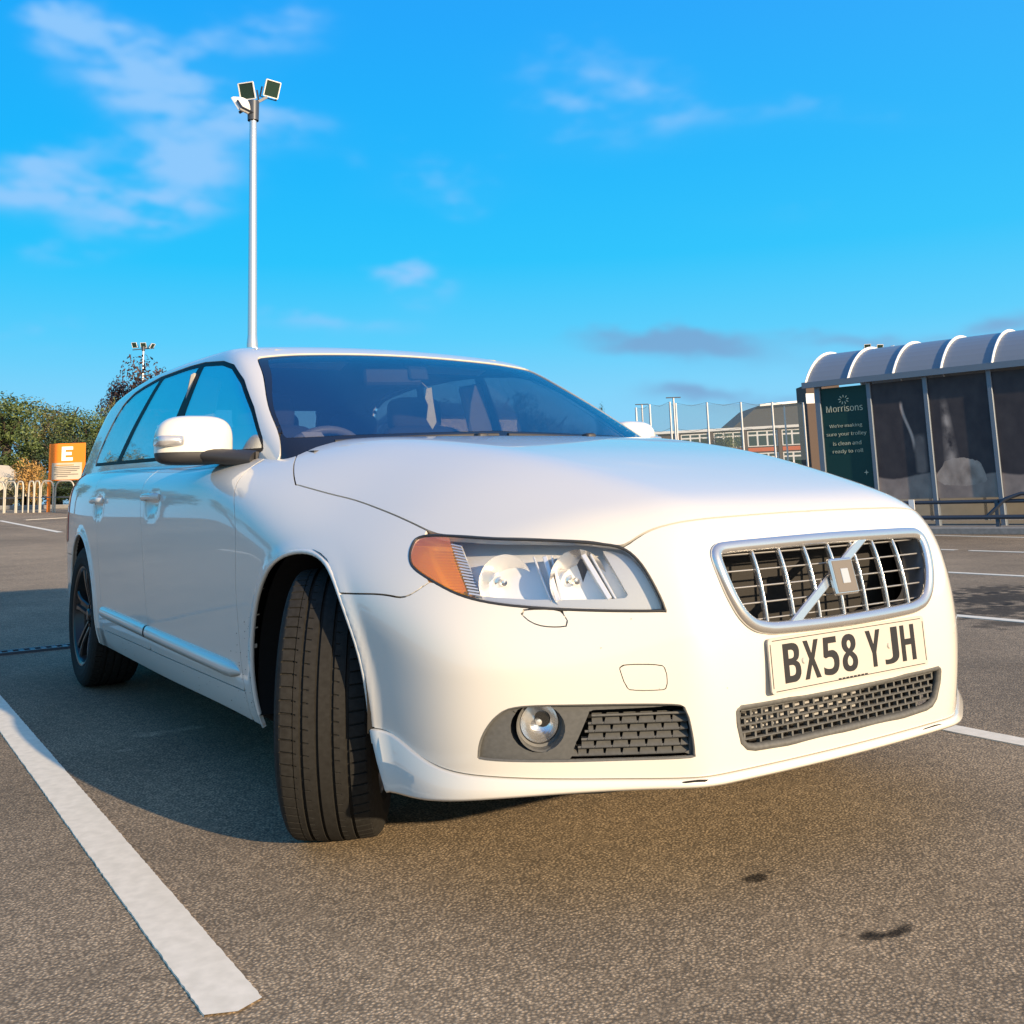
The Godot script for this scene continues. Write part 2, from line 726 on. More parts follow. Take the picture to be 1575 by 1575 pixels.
func wheel_mesh_tyre() -> MB:
	var B := MB.new()
	# across the tyre: [w, r, kind]; kind 1 = shoulder rib with cross slots, 2 = rib with small nicks, 0 = plain; w > 0 is the outside
	var prof := []
	var side := [[.2235, .088], [.230, .103], [.245, .112], [.272, .1165], [.297, .113], [.312, .106], [.3205, .098]]
	for i in side.size():
		prof.append([side[i][1], side[i][0], 0])
	var R := func(w: float) -> float: return .3285 - .55 * w * w - 60.0 * maxf(absf(w) - .07, 0.0) ** 3
	var G := [[.0665, .0022, .004], [.048, .0095, .0075], [.0125, .0085, .0075], [-.022, .0085, .0075], [-.056, .009, .0075]]
	var w := .0925
	var edges := [[.0925, 1], [.0676, 1]]
	for g in G:
		var a: float = g[0] + g[1] * .5
		var b: float = g[0] - g[1] * .5
		edges.append([a, -1, g[2]])
		edges.append([b, -1, g[2]])
	edges = []
	var kinds := [1, 2, 2, 0, 2, 1]
	var start := .0945
	for k in 6:
		var stop: float = (G[k][0] + G[k][1] * .5) if k < 5 else -.0945
		var steps := 4
		for s in steps + 1:
			var ww: float = lerpf(start, stop, float(s) / steps)
			prof.append([ww, R.call(ww), kinds[k] if kinds[k] != 2 or s < 2 else 3])
		if k < 5:
			var b2: float = G[k][0] - G[k][1] * .5
			prof.append([stop - G[k][1] * .18, R.call(stop) - G[k][2], 0])
			prof.append([b2 + G[k][1] * .18, R.call(b2) - G[k][2], 0])
			start = b2
	for i in range(side.size() - 1, -1, -1):
		prof.append([-side[i][1], side[i][0], 0])
	var pitches := 72
	var subs := [[0.0, 1], [0.13, 1], [0.15, 0], [0.46, 0], [0.48, 2], [0.57, 2], [0.59, 0], [0.985, 0]]
	var rings := []
	for p in pitches:
		for s in subs:
			var a: float = TAU * (p + s[0] + rng.randf_range(-.01, .01) * 0.0) / pitches
			var ring := PackedVector3Array()
			for q in prof:
				var r: float = q[1]
				var da := 0.0
				if q[2] == 1:
					da = (absf(q[0]) - .08) * 0.35
					if s[1] == 1 and absf(q[0]) < .097:
						r -= .0060
				elif q[2] >= 2:
					da = q[0] * 0.6
					if s[1] == 2 and q[2] == 2:
						r -= .0045
				ring.append(Vector3(cos(a + da) * r, sin(a + da) * r, q[0]))
			rings.append(ring)
	var m := rings.size()
	for i in m:
		var A: PackedVector3Array = rings[i]
		var C: PackedVector3Array = rings[(i + 1) % m]
		for j in prof.size() - 1:
			var mid := (A[j] + C[j + 1]) * 0.5
			B.quad(A[j], A[j + 1], C[j + 1], C[j], Vector3(mid.x, mid.y, mid.z * 1.2))
	return B


func wheel_mesh_rim() -> MB:
	var B := MB.new()
	# barrel, lips and bead seat (axis along z, outside at +z)
	B.lathe([[.2235, .105], [.2305, .107], [.2305, .098], [.214, .09], [.20, .06], [.19, .0], [.20, -.09], [.222, -.10], [.228, -.104]], Vector3.ZERO, Vector3(0, 0, 1), 56)
	B.lathe([[.2235, .105], [.215, .099], [.209, .085], [.198, .06]], Vector3.ZERO, Vector3(0, 0, 1), 56)
	B.lathe([[.19, -.02], [.0, -.02]], Vector3.ZERO, Vector3(0, 0, 1), 40)
	return B


func wheel_mesh_spoke() -> MB:
	var B := MB.new()
	# one broad spoke along +x with a hollow along its middle
	var N := 9
	var prev := []
	for i in N:
		var f := float(i) / (N - 1)
		var x := lerpf(.045, .222, f)
		var w := lerpf(.030, .036, f) + .020 * smoothstep(.55, 1.0, f)
		var zt := lerpf(.068, .097, sin(f * PI * .5))
		var sec := [Vector3(x, -w, zt - .035), Vector3(x, -w, zt - .006), Vector3(x, -w * .82, zt), Vector3(x, -w * .45, zt - .001), Vector3(x, -w * .30, zt - .013), Vector3(x, w * .30, zt - .013), Vector3(x, w * .45, zt - .001), Vector3(x, w * .82, zt), Vector3(x, w, zt - .006), Vector3(x, w, zt - .035)]
		if prev:
			for k in sec.size() - 1:
				var mid: Vector3 = (sec[k] + sec[k + 1]) * .5
				B.quad(prev[k], prev[k + 1], sec[k + 1], sec[k], mid - Vector3(x, 0, zt - .05))
		prev = sec
	return B


func make_wheel(car: Node3D, at: Vector3, outward: float, steer: float, shared: Dictionary) -> void:
	var w := part("wheel", shared.rim, M.alloy, car)
	w.position = at
	# mesh axis +z is the outside of the wheel: in Godot axes +z is the car's right
	w.rotation.y = (0.0 if outward > 0 else PI) + steer
	part("tyre", shared.tyre, M.rubber, w)
	for k in 5:
		var s := part("spoke", shared.spoke, M.alloy, w)
		s.rotation.z = TAU * k / 5 + .35
	part("hub_cap", shared.hub, M.alloy, w)
	part("brake_disc", shared.disc, M.steel, w)


func ring_path(pts: PackedVector2Array, inset: float, out: float) -> PackedVector3Array:
	# closed outline on the nose (|y| by height on the right half, mirrored), as site points
	var res := PackedVector3Array()
	for q in pts:
		var x := nose_x(absf(q.x), q.y)
		res.append(P(x + out, q.x, q.y))
	return res


func make_car() -> void:
	body_tables()
	var car := thing("estate_car", "white estate car with chrome bar grille and black wheels parked between two bay lines", "car")
	var t0 := Time.get_ticks_msec()
	var xs := spread(.30, -.55, 50) + spread(-.55, -3.2, 112)
	var D := make_dome(f_body, .55, .50, -3.45, .25, .185, .62, [18, 72, 22, 10, 36, 40, 26], xs, .10, -3.2)
	var N := D.p.size()
	print("body dome ", N, " ", Time.get_ticks_msec() - t0)
	# ---- outlines of the openings and shut lines
	var hoodp := Poly.new([[-.425, -.2], [-.425, 0], [-.435, .25], [-.455, .45], [-.475, .62], [-.49, .712], [-.44, .752], [-.36, .788], [-.275, .815], [-.25, .814], [-.10, .792], [.038, .772], [.2, .761], [.311, .755], [.42, .746], [.50, .718], [.573, .688], [.64, .650], [.696, .611], [.763, .553], [.801, .517], [.820, .461], [.838, .397], [.846, .317], [.849, .187], [.850, .0], [.850, -.2]], 3)
	var headp := Poly.new([[1.104, 0.694], [1.101, 0.720], [1.082, 0.739], [1.022, 0.743], [0.885, 0.735], [0.733, 0.729], [0.635, 0.721], [0.577, 0.711], [0.541, 0.686], [0.512, 0.643], [0.488, 0.590], [0.503, 0.585], [0.649, 0.589], [0.794, 0.597], [0.902, 0.608], [0.977, 0.624], [1.045, 0.651], [1.090, 0.674]], 4)
	var fogp := Poly.new([[0.939, 0.313], [0.927, 0.352], [0.891, 0.391], [0.837, 0.408], [0.686, 0.409], [0.482, 0.404], [0.453, 0.392], [0.441, 0.356], [0.435, 0.305], [0.449, 0.298], [0.615, 0.298], [0.781, 0.299], [0.924, 0.302]], 4)
	var grp := Poly.new([[-.1, .715], [0, .715], [.2, .713], [.305, .711], [.336, .707], [.352, .694], [.356, .672], [.350, .635], [.338, .598], [.318, .562], [.290, .538], [.255, .527], [.2, .522], [.0, .519], [-.1, .519]])
	var lowp := Poly.new([[-.1, .386], [0, .386], [.2, .386], [.335, .386], [.343, .380], [.340, .35], [.328, .315], [.312, .301], [.29, .296], [.2, .292], [0, .289], [-.1, .289]])
	var washp := Poly.new([[.823, .592], [.812, .574], [.775, .561], [.717, .561], [.722, .576], [.74, .592]], 3)
	var towp := Poly.new([[.596, .483], [.51, .481], [.495, .470], [.494, .443], [.503, .433], [.575, .434], [.590, .443], [.600, .470]], 3)
	var ampp := Poly.new([[1.2, .78], [1.005, .78], [1.000, .74], [.985, .69], [.960, .64], [.945, .60], [.93, .55], [1.2, .55]])
	var reflp := Poly.new([[1.02, .80], [.88, .80], [.73, .79], [.66, .78], [.622, .712], [.598, .668], [.576, .628], [.582, .614], [.74, .616], [.86, .622], [.93, .630], [1.0, .66]], 3)
	var t_seam := Tab.new([[.0, .618], [.1, .618], [.30, .617], [.425, .617], [.473, .622], [.495, .640], [.56, .70]])
	var t_lip := Tab.new([[.30, .335], [.359, .333], [.406, .330], [.486, .301], [.561, .277], [.65, .269], [.74, .265], [.807, .262], [.898, .258], [.96, .258]])
	var t_d1 := Tab.new([[1.1, -.72], [1.0, -.64], [.892, -.568], [.8, -.475], [.65, -.456], [.33, -.442], [.2, -.442]])
	var t_d2 := Tab.new([[1.1, -1.68], [1.0, -1.67], [.9, -1.64], [.78, -1.585], [.54, -1.54], [.36, -1.515], [.2, -1.51]])
	var t_d3 := Tab.new([[1.1, -2.66], [1.0, -2.62], [.9, -2.54], [.78, -2.44], [.55, -2.37], [.3, -2.35], [.2, -2.35]])
	var z0 := PackedFloat32Array()
	z0.resize(N)
	var s_hood := z0.duplicate()
	var s_head := z0.duplicate()
	var s_fog := z0.duplicate()
	var s_gr := z0.duplicate()
	var s_low := z0.duplicate()
	var s_wash := z0.duplicate()
	var s_tow := z0.duplicate()
	var s_amb := z0.duplicate()
	var s_refl := z0.duplicate()
	var r_hood := z0.duplicate()
	var r_fender := z0.duplicate()
	var r_bumper := z0.duplicate()
	var r_lip := z0.duplicate()
	var r_cowl := z0.duplicate()
	var r_door1 := z0.duplicate()
	var r_door2 := z0.duplicate()
	var r_sill := z0.duplicate()
	var r_quarter := z0.duplicate()
	var r_rearb := z0.duplicate()
	var r_tail := z0.duplicate()
	var r_lampr := z0.duplicate()
	var g := .0019
	for i in N:
		var p := D.p[i]
		var x := p.x
		var a := p.y
		var z := p.z
		var u := a + .6 * (.9 - x)
		var hood := -1.0
		var head := -1.0
		var fog := -1.0
		var gr := -1.0
		var low := -1.0
		var wash := -1.0
		var tow := -1.0
		if x > -.7 and z > .62:
			hood = hoodp.sd(x, a)
		if x > .3:
			head = headp.sd(u, z)
			fog = fogp.sd(u, z)
			gr = grp.sd(a, z) if x > .8 else -1.0
			low = lowp.sd(a, z) if x > .8 else -1.0
			if z < .65:
				wash = washp.sd(u, z)
				tow = towp.sd(u, z)
			s_amb[i] = ampp.sd(u, z)
			s_refl[i] = reflp.sd(u, z)
		s_hood[i] = hood
		s_head[i] = head
		s_fog[i] = fog
		s_gr[i] = gr
		s_low[i] = low
		s_wash[i] = wash
		s_tow[i] = tow
		var arch := f_arch(x, z) if a > .5 else 1.0
		var bottom := z - t_zb.at(x)
		var cab := minf(minf(-.505 - .25 * a * a - x, t_yg.at(x) - .05 - a), x + 3.62)
		if z < .85:
			cab = -1.0
		var seam := t_seam.at(x)
		var front := x - .505
		var upper := maxf(z - seam, -.1 - x)
		r_hood[i] = minf(hood - g, -head - g)
		var cowl := minf(minf(-.28 - x, x + .75), minf(.735 - a, -hood - g))
		if D.n[i].z < .5:
			cowl = minf(cowl, -.01)
		cowl = minf(cowl, -cab)
		r_cowl[i] = cowl
		var d1 := x - t_d1.at(z)
		var d2 := x - t_d2.at(z)
		var d3 := x - t_d3.at(z)
		var openings := minf(minf(-hood - g, -head - g), minf(-cab, -cowl - .0005))
		r_fender[i] = minf(minf(minf(d1 - g, -front), minf(upper - g, arch)), minf(openings, bottom))
		var lip := z - t_lip.at(x)
		var holes := minf(minf(-fog - .001, -gr + .004), minf(-low, minf(-wash - .0012, -tow - .0010)))
		r_bumper[i] = minf(minf(maxf(seam - z - g, front), minf(arch, x - .15)), minf(minf(-hood - g, -head - g), minf(holes, lip - .0012)))
		r_lip[i] = minf(minf(-lip - .0012, bottom), minf(arch, x - .2))
		r_door1[i] = minf(minf(-d1 - g, d2 - g), minf(minf(-cab, -cowl - .0005), z - .305))
		r_door2[i] = minf(minf(-d2 - g, d3 - g), minf(minf(-cab, arch - .03), z - .305))
		r_sill[i] = minf(minf(minf(-d1 - g, x + 2.49), minf(.301 - z, bottom)), arch)
		var tail := -3.50 - x
		r_quarter[i] = minf(minf(minf(maxf(-d3 - g, -.027 + minf(.03 - arch, 1.0) if d3 > 0 else -d3 - g), arch), minf(-cab, bottom)), minf(-tail - g, maxf(z - .60, x + 3.16) - g))
		r_rearb[i] = minf(minf(-3.16 - x, .598 - z), minf(bottom, arch))
		var lampr := minf(minf(-3.36 - x, z - .66), minf(1.02 - z, minf(a - .58, x + 3.9)))
		r_lampr[i] = lampr
		r_quarter[i] = minf(r_quarter[i], -lampr - g)
		r_tail[i] = minf(minf(tail - g, z - .60), minf(-cab, -lampr - g))
	print("regions ", Time.get_ticks_msec() - t0)
	# ---- panels
	var R := MB.new()
	panel(D, r_hood, 0.0, .022, R, R)
	part("bonnet", R, M.paint, car)
	R = MB.new()
	panel(D, r_bumper, 0.0, .016, R, R)
	var bumper := part("front_bumper", R, M.paint, car)
	part("front_lip", lip_mesh(t_lip), M.paint, bumper, "scuffed white lower lip of the front bumper")
	R = MB.new()
	panel(D, r_cowl, -.012, .01, R, R)
	part("windscreen_cowl", R, M.plastic, car)
	for spec in [["front_wing", r_fender, .010], ["front_door", r_door1, .02], ["rear_door", r_door2, .02], ["sill", r_sill, .03], ["rear_quarter", r_quarter, .02]]:
		var A := MB.new()
		var C := MB.new()
		panel(D, spec[1], 0.0, spec[2], A, C)
		part(spec[0], A, M.paint, car)
		part(spec[0], C, M.paint, car)
	R = MB.new()
	panel(D, r_rearb, 0.0, .02, R, R)
	part("rear_bumper", R, M.paint, car)
	R = MB.new()
	panel(D, r_tail, 0.0, .02, R, R)
	part("tailgate", R, M.paint, car)
	var A2 := MB.new()
	var C2 := MB.new()
	panel(D, r_lampr, .003, .03, A2, C2)
	part("tail_light", A2, M.red_lens, car)
	part("tail_light", C2, M.red_lens, car)
	var rr := z0.duplicate()
	for pr in [["washer_cover", s_wash, .0012], ["towing_eye_cover", s_tow, .0010]]:
		for i in N:
			rr[i] = pr[1][i] - pr[2]
		var A := MB.new()
		var C := MB.new()
		panel(D, rr, 0.0, .008, A, C)
		part(pr[0], A, M.paint, bumper)
		part(pr[0], C, M.paint, bumper)
	print("panels ", Time.get_ticks_msec() - t0)
	headlights(car, headp, D, s_head, s_amb, s_refl)
	fog_lamps(car, fogp, D, s_fog)
	grille(car, grp, lowp)
	number_plate(car)
	greenhouse(car)
	print("house ", Time.get_ticks_msec() - t0)
	trims(car)
	mirrors(car)
	interior(car)
	underside(car)
	# ---- wheels
	var hub := MB.new()
	hub.lathe([[.0, .086], [.022, .084], [.030, .078], [.034, .066], [.060, .058], [.062, .03]], Vector3.ZERO, Vector3(0, 0, 1), 32)
	for k in 5:
		var b := TAU * k / 5 + .98
		hub.lathe([[.0, .075], [.009, .074], [.010, .05]], Vector3(cos(b) * .047, sin(b) * .047, 0), Vector3(0, 0, 1), 10)
	var disc := MB.new()
	disc.lathe([[.05, .016], [.155, .016], [.155, -.004], [.05, -.004]], Vector3.ZERO, Vector3(0, 0, 1), 48)
	var shared := {"tyre": wheel_mesh_tyre().mesh(), "rim": wheel_mesh_rim().mesh(), "spoke": wheel_mesh_spoke().mesh(), "hub": hub.mesh(), "disc": disc.mesh()}
	make_wheel(car, P(-.030, -.788, .3285), 1.0, deg_to_rad(-31.0), shared)
	make_wheel(car, P(.0, .795, .3285), -1.0, deg_to_rad(-31.0), shared)
	make_wheel(car, P(-2.816, -.800, .326), 1.0, 0.0, shared)
	make_wheel(car, P(-2.816, .800, .326), -1.0, 0.0, shared)
	print("car done ", Time.get_ticks_msec() - t0)


# as nose_u, but safe on the blunt front where the slanting line leaves the body at once
func edge_at(u: float, z: float) -> Vector3:
	var u0 := .6 * (.9 - nose_x(0.0, .27))
	var ua := .36 + .6 * (.9 - nose_x(.36, .27))
	if u < ua:
		var a := .36 * clampf((u - u0) / (ua - u0), 0.0, 1.0)
		return Vector3(nose_x(a, z), a, z)
	return nose_u(u, z)


func lip_mesh(t_lip: Tab) -> MB:
	# a band swept along the bumper's lower edge from arch to arch
	var B := MB.new()
	var us := []
	for i in 61:
		us.append(lerpf(.6 * (.9 - nose_x(0.0, .27)), 1.205, pow(i / 60.0, .9)))
	for sg in [-1.0, 1.0]:
		var prev := []
		var pn := []
		for u in us:
			var q := edge_at(u, .272)
			var zt := t_lip.at(q.x) - .0015
			var zb := t_zb.at(q.x) - .004
			var top := edge_at(u, zt)
			var e0 := edge_at(maxf(u - .012, us[0]), .272)
			var e1 := edge_at(minf(u + .012, 1.205), .272)
			var n0 := Vector3(e1.y - e0.y, -(e1.x - e0.x), 0).normalized()
			var low := top - n0 * lerpf(-.002, .040, 1.0 - smoothstep(.36, .62, q.x))
			low.z = zb
			var sec := [top - n0 * .012, top + n0 * .006, top + n0 * .009 - Vector3(0, 0, .003), low.lerp(top, .5) + n0 * .013, low + n0 * .014 + Vector3(0, 0, .006), low + n0 * .010, low - n0 * .03]
			sec[5].z = zb
			sec[6].z = zb + .004
			var ns := [Vector3(0, 0, 1), (n0 * .3 + Vector3(0, 0, 1)).normalized(), (n0 + Vector3(0, 0, .35)).normalized(), (n0 + Vector3(0, 0, .18)).normalized(), (n0 + Vector3(0, 0, -.15)).normalized(), (n0 * .4 + Vector3(0, 0, -1)).normalized(), Vector3(0, 0, -1)]
			var w := []
			var wn := []
			for k in sec.size():
				w.append(P(sec[k].x, sec[k].y * sg, sec[k].z))
				wn.append(P(ns[k].x, ns[k].y * sg, ns[k].z))
			if prev:
				for k in sec.size() - 1:
					B.quadn(prev[k], prev[k + 1], w[k + 1], w[k], pn[k], pn[k + 1], wn[k + 1], wn[k])
			prev = w
			pn = wn
	return B


# a thin round cord along an outline given in (u, z)
func outline_tube(p: Poly, r: float, off: float, sg: float) -> MB:
	var path := PackedVector3Array()
	for q in p.p:
		var w := nose_u(q.x, q.y)
		var n := body_normal(w)
		w += n * off
		path.append(P(w.x, w.y * sg, w.z))
	var B := MB.new()
	B.tube(path, r, 8, true, -1.0, 1.0, P(.8, .6 * sg, 0))
	return B


func headlights(car: Node3D, hp: Poly, D: Dome, s_head: PackedFloat32Array, s_amb: PackedFloat32Array, s_refl: PackedFloat32Array) -> void:
	var N := D.p.size()
	var r_lens := PackedFloat32Array()
	r_lens.resize(N)
	var r_amb := r_lens.duplicate()
	var r_bez := r_lens.duplicate()
	var r_back := r_lens.duplicate()
	var r_rim := r_lens.duplicate()
	var r_ambin := r_lens.duplicate()
	for i in N:
		r_lens[i] = s_head[i] - .004 if D.p[i].x > .3 else -1.0
		r_amb[i] = minf(r_lens[i], s_amb[i])
		r_bez[i] = minf(minf(r_lens[i], -s_refl[i]), -s_amb[i] + .01)
		r_back[i] = minf(s_head[i] + .035, -s_amb[i] + .012) if D.p[i].x > .3 else -1.0
		r_rim[i] = minf(s_head[i] - .0005, .0065 - s_head[i])
		r_ambin[i] = minf(s_head[i] + .02, s_amb[i] + .0) if D.p[i].x > .3 else -1.0
	for side in 2:
		var mk := func(r: PackedFloat32Array, off: float, depth: float) -> MB:
			var B := MB.new()
			panel(D, r, off, depth, B if side == 0 else null, B if side == 1 else null)
			return B
		var sg := -1.0 if side == 0 else 1.0
		var hl := part("headlight", mk.call(r_back, -.058, 0.0), M.reflector, car, "clear headlight with an amber outer corner")
		part("bezel", mk.call(r_bez, -.022, .05), M.satin, hl)
		part("seal", outline_tube(hp, .0032, -.0015, sg), M.seal, hl)
		part("indicator_reflector", mk.call(r_ambin, -.030, .0), M.amber_back, hl)
		part("indicator_lens", mk.call(r_amb, -.001, .0), M.amber, hl, "amber indicator lens")
		part("lens", mk.call(r_lens, .001, .004), M.clear, hl)
		# two reflector bowls set back behind the lens
		for q in [[.902, .676, .060], [.716, .666, .066]]:
			var s := nose_u(q[0], q[1])
			var nn := body_normal(s)
			var ax := Vector3(nn.x + 1.0, nn.y * .55, .05).normalized()
			var o := s - nn * .070
			var B := MB.new()
			var prof := []
			for k in 13:
				var f := float(k) / 12
				prof.append([q[2] * (.14 + .86 * f), .046 * f * f])
			B.lathe(prof, P(o.x, o.y * sg, o.z), P(ax.x, ax.y * sg, ax.z), 40)
			part("reflector_bowl", B, M.bowl, hl)
			var C := MB.new()
			C.lathe([[.0, .040], [.0065, .038], [.0075, .030], [.0075, .012], [.013, .010], [.015, .0]], P(o.x, o.y * sg, o.z), P(ax.x, ax.y * sg, ax.z), 18)
			part("bulb", C, M.chrome, hl)
		# slanting dividers between the bowls
		for q in [[.796, .759, .0045], [.768, .742, .010], [.750, .734, .0045], [.673, .618, .011], [.655, .604, .005]]:
			var B := MB.new()
			var p0 := nose_u(q[0], .712)
			var p1 := nose_u(q[1], .622)
			var n0 := body_normal(p0)
			var a := p0 - n0 * .040
			var b := p1 - n0 * .040
			B.bar(P(a.x, a.y * sg, a.z), P(b.x, b.y * sg, b.z), q[2], .036, P(n0.x, n0.y * sg, n0.z), .0015)
			part("divider", B, M.satin_bright, hl)
		var ribs := MB.new()
		for k in 17:
			var z := lerpf(.628, .728, k / 16.0)
			var u := lerpf(.950, .994, (z - .628) / .10)
			var p0 := nose_u(u + .004, z)
			var p1 := nose_u(u - .022, z - .002)
			var n0 := body_normal(p0)
			p0 -= n0 * .012
			p1 -= n0 * .016
			ribs.bar(P(p0.x, p0.y * sg, p0.z), P(p1.x, p1.y * sg, p1.z), .0032, .012, P(n0.x, n0.y * sg, n0.z))
		part("indicator_ribs", ribs, M.bulb, hl)


func fog_lamps(car: Node3D, fp: Poly, D: Dome, s_fog: PackedFloat32Array) -> void:
	var N := D.p.size()
	var r := PackedFloat32Array()
	r.resize(N)
	var r_in := r.duplicate()
	var r_wide := r.duplicate()
	for i in N:
		r[i] = s_fog[i] if D.p[i].x > .3 else -1.0
		r_wide[i] = r[i] + .03
		var p := D.p[i]
		var u := p.y + .6 * (.9 - p.x)
		# the plate is open where the round lamp and the louvres stand
		var c := nose_u_cache
		var dl := sqrt(((u - c[0]) * .74) ** 2 + (p.z - c[1]) ** 2) - .048
		var lou := minf(minf((.672 + (p.z - .40) * -.55) - u, u - .445), minf(p.z - .306, .395 - p.z))
		r_in[i] = minf(minf(r[i], dl), -lou)
	for side in 2:
		var sg := -1.0 if side == 0 else 1.0
		var mk := func(rr: PackedFloat32Array, off: float, depth: float) -> MB:
			var B := MB.new()
			panel(D, rr, off, depth, B if side == 0 else null, B if side == 1 else null)
			return B
		var f := part("fog_lamp_insert", mk.call(r_in, -.010, .055), M.plastic_grey, car)
		part("recess", mk.call(r_wide, -.060, 0.0), M.black, f)
		part("edge", outline_tube(fp, .0036, -.004, sg), M.plastic_grey, f)
		var s := nose_u(nose_u_cache[0], nose_u_cache[1])
		var nn := body_normal(s)
		var ax := Vector3(nn.x + .55, nn.y, 0).normalized()
		var o := s - nn * .048
		var W := P(o.x, o.y * sg, o.z)
		var X := P(ax.x, ax.y * sg, 0)
		var B := MB.new()
		B.lathe([[.051, .032], [.048, .028], [.046, .012], [.041, .010], [.041, .0]], W, X, 44)
		part("lamp_shroud", B, M.plastic_grey, f)
		B = MB.new()
		var prof := []
		for k in 10:
			var q := k / 9.0
			prof.append([.039 * (.1 + .9 * q), -.014 + .020 * q * q])
		B.lathe(prof, W, X, 36)
		var lamp := part("fog_lamp", B, M.bowl, f)
		B = MB.new()
		B.lathe([[.0, .004], [.006, .003], [.007, -.012]], W, X, 16)
		part("bulb", B, M.bulb, lamp)
		B = MB.new()
		B.lathe([[.0405, .011], [.036, .0155], [.024, .019], [.0, .021]], W, X, 40)
		part("lens", B, M.clear, lamp)
		# louvred grid: staggered rows of small wedges
		for row in 6:
			var z := lerpf(.383, .305, row / 5.0)
			var u0 := .446
			var u1 := .662 + (z - .40) * -.55
			var rail := MB.new()
			var path := PackedVector3Array()
			for k in 9:
				var uu := lerpf(u0, u1, k / 8.0)
				var q := nose_u(uu, z)
				var nq := body_normal(q)
				q -= nq * .016
				path.append(P(q.x, q.y * sg, q.z))
			rail.tube(path, .0028, 6)
			part("louvre_rail", rail, M.plastic_grey, f)
			if row == 5:
				continue
			var uu2 := u0 - (.0 if row % 2 == 0 else .018)
			while uu2 < u1 - .010:
				var wB := MB.new()
				var ua := maxf(uu2, u0)
				var ub := minf(uu2 + .030, u1)
				var zt := z - .0005
				var zl := z - .0150
				var nq := body_normal(nose_u(ua, z))
				var pts := []
				# a scoop: its lower lip stands proud, its upper edge lies back, the outer end is cut slanting
				for e in [[ua, zt, -.034], [ub - .002, zt, -.034], [ub + .007, zl, -.011], [ua, zl, -.011]]:
					var q: Vector3 = nose_u(minf(e[0], u1), e[1]) + nq * e[2]
					pts.append(P(q.x, q.y * sg, q.z))
				var fw := P(nq.x, nq.y * sg, nq.z)
				wB.quad(pts[0], pts[1], pts[2], pts[3], fw + Vector3(0, .5, 0))
				var back := -fw * .024
				wB.quad(pts[3], pts[2], pts[2] + back, pts[3] + back, Vector3.DOWN)
				part("louvre", wB, M.plastic_grey, f)
				uu2 += .040


const nose_u_cache := [.799, .362]


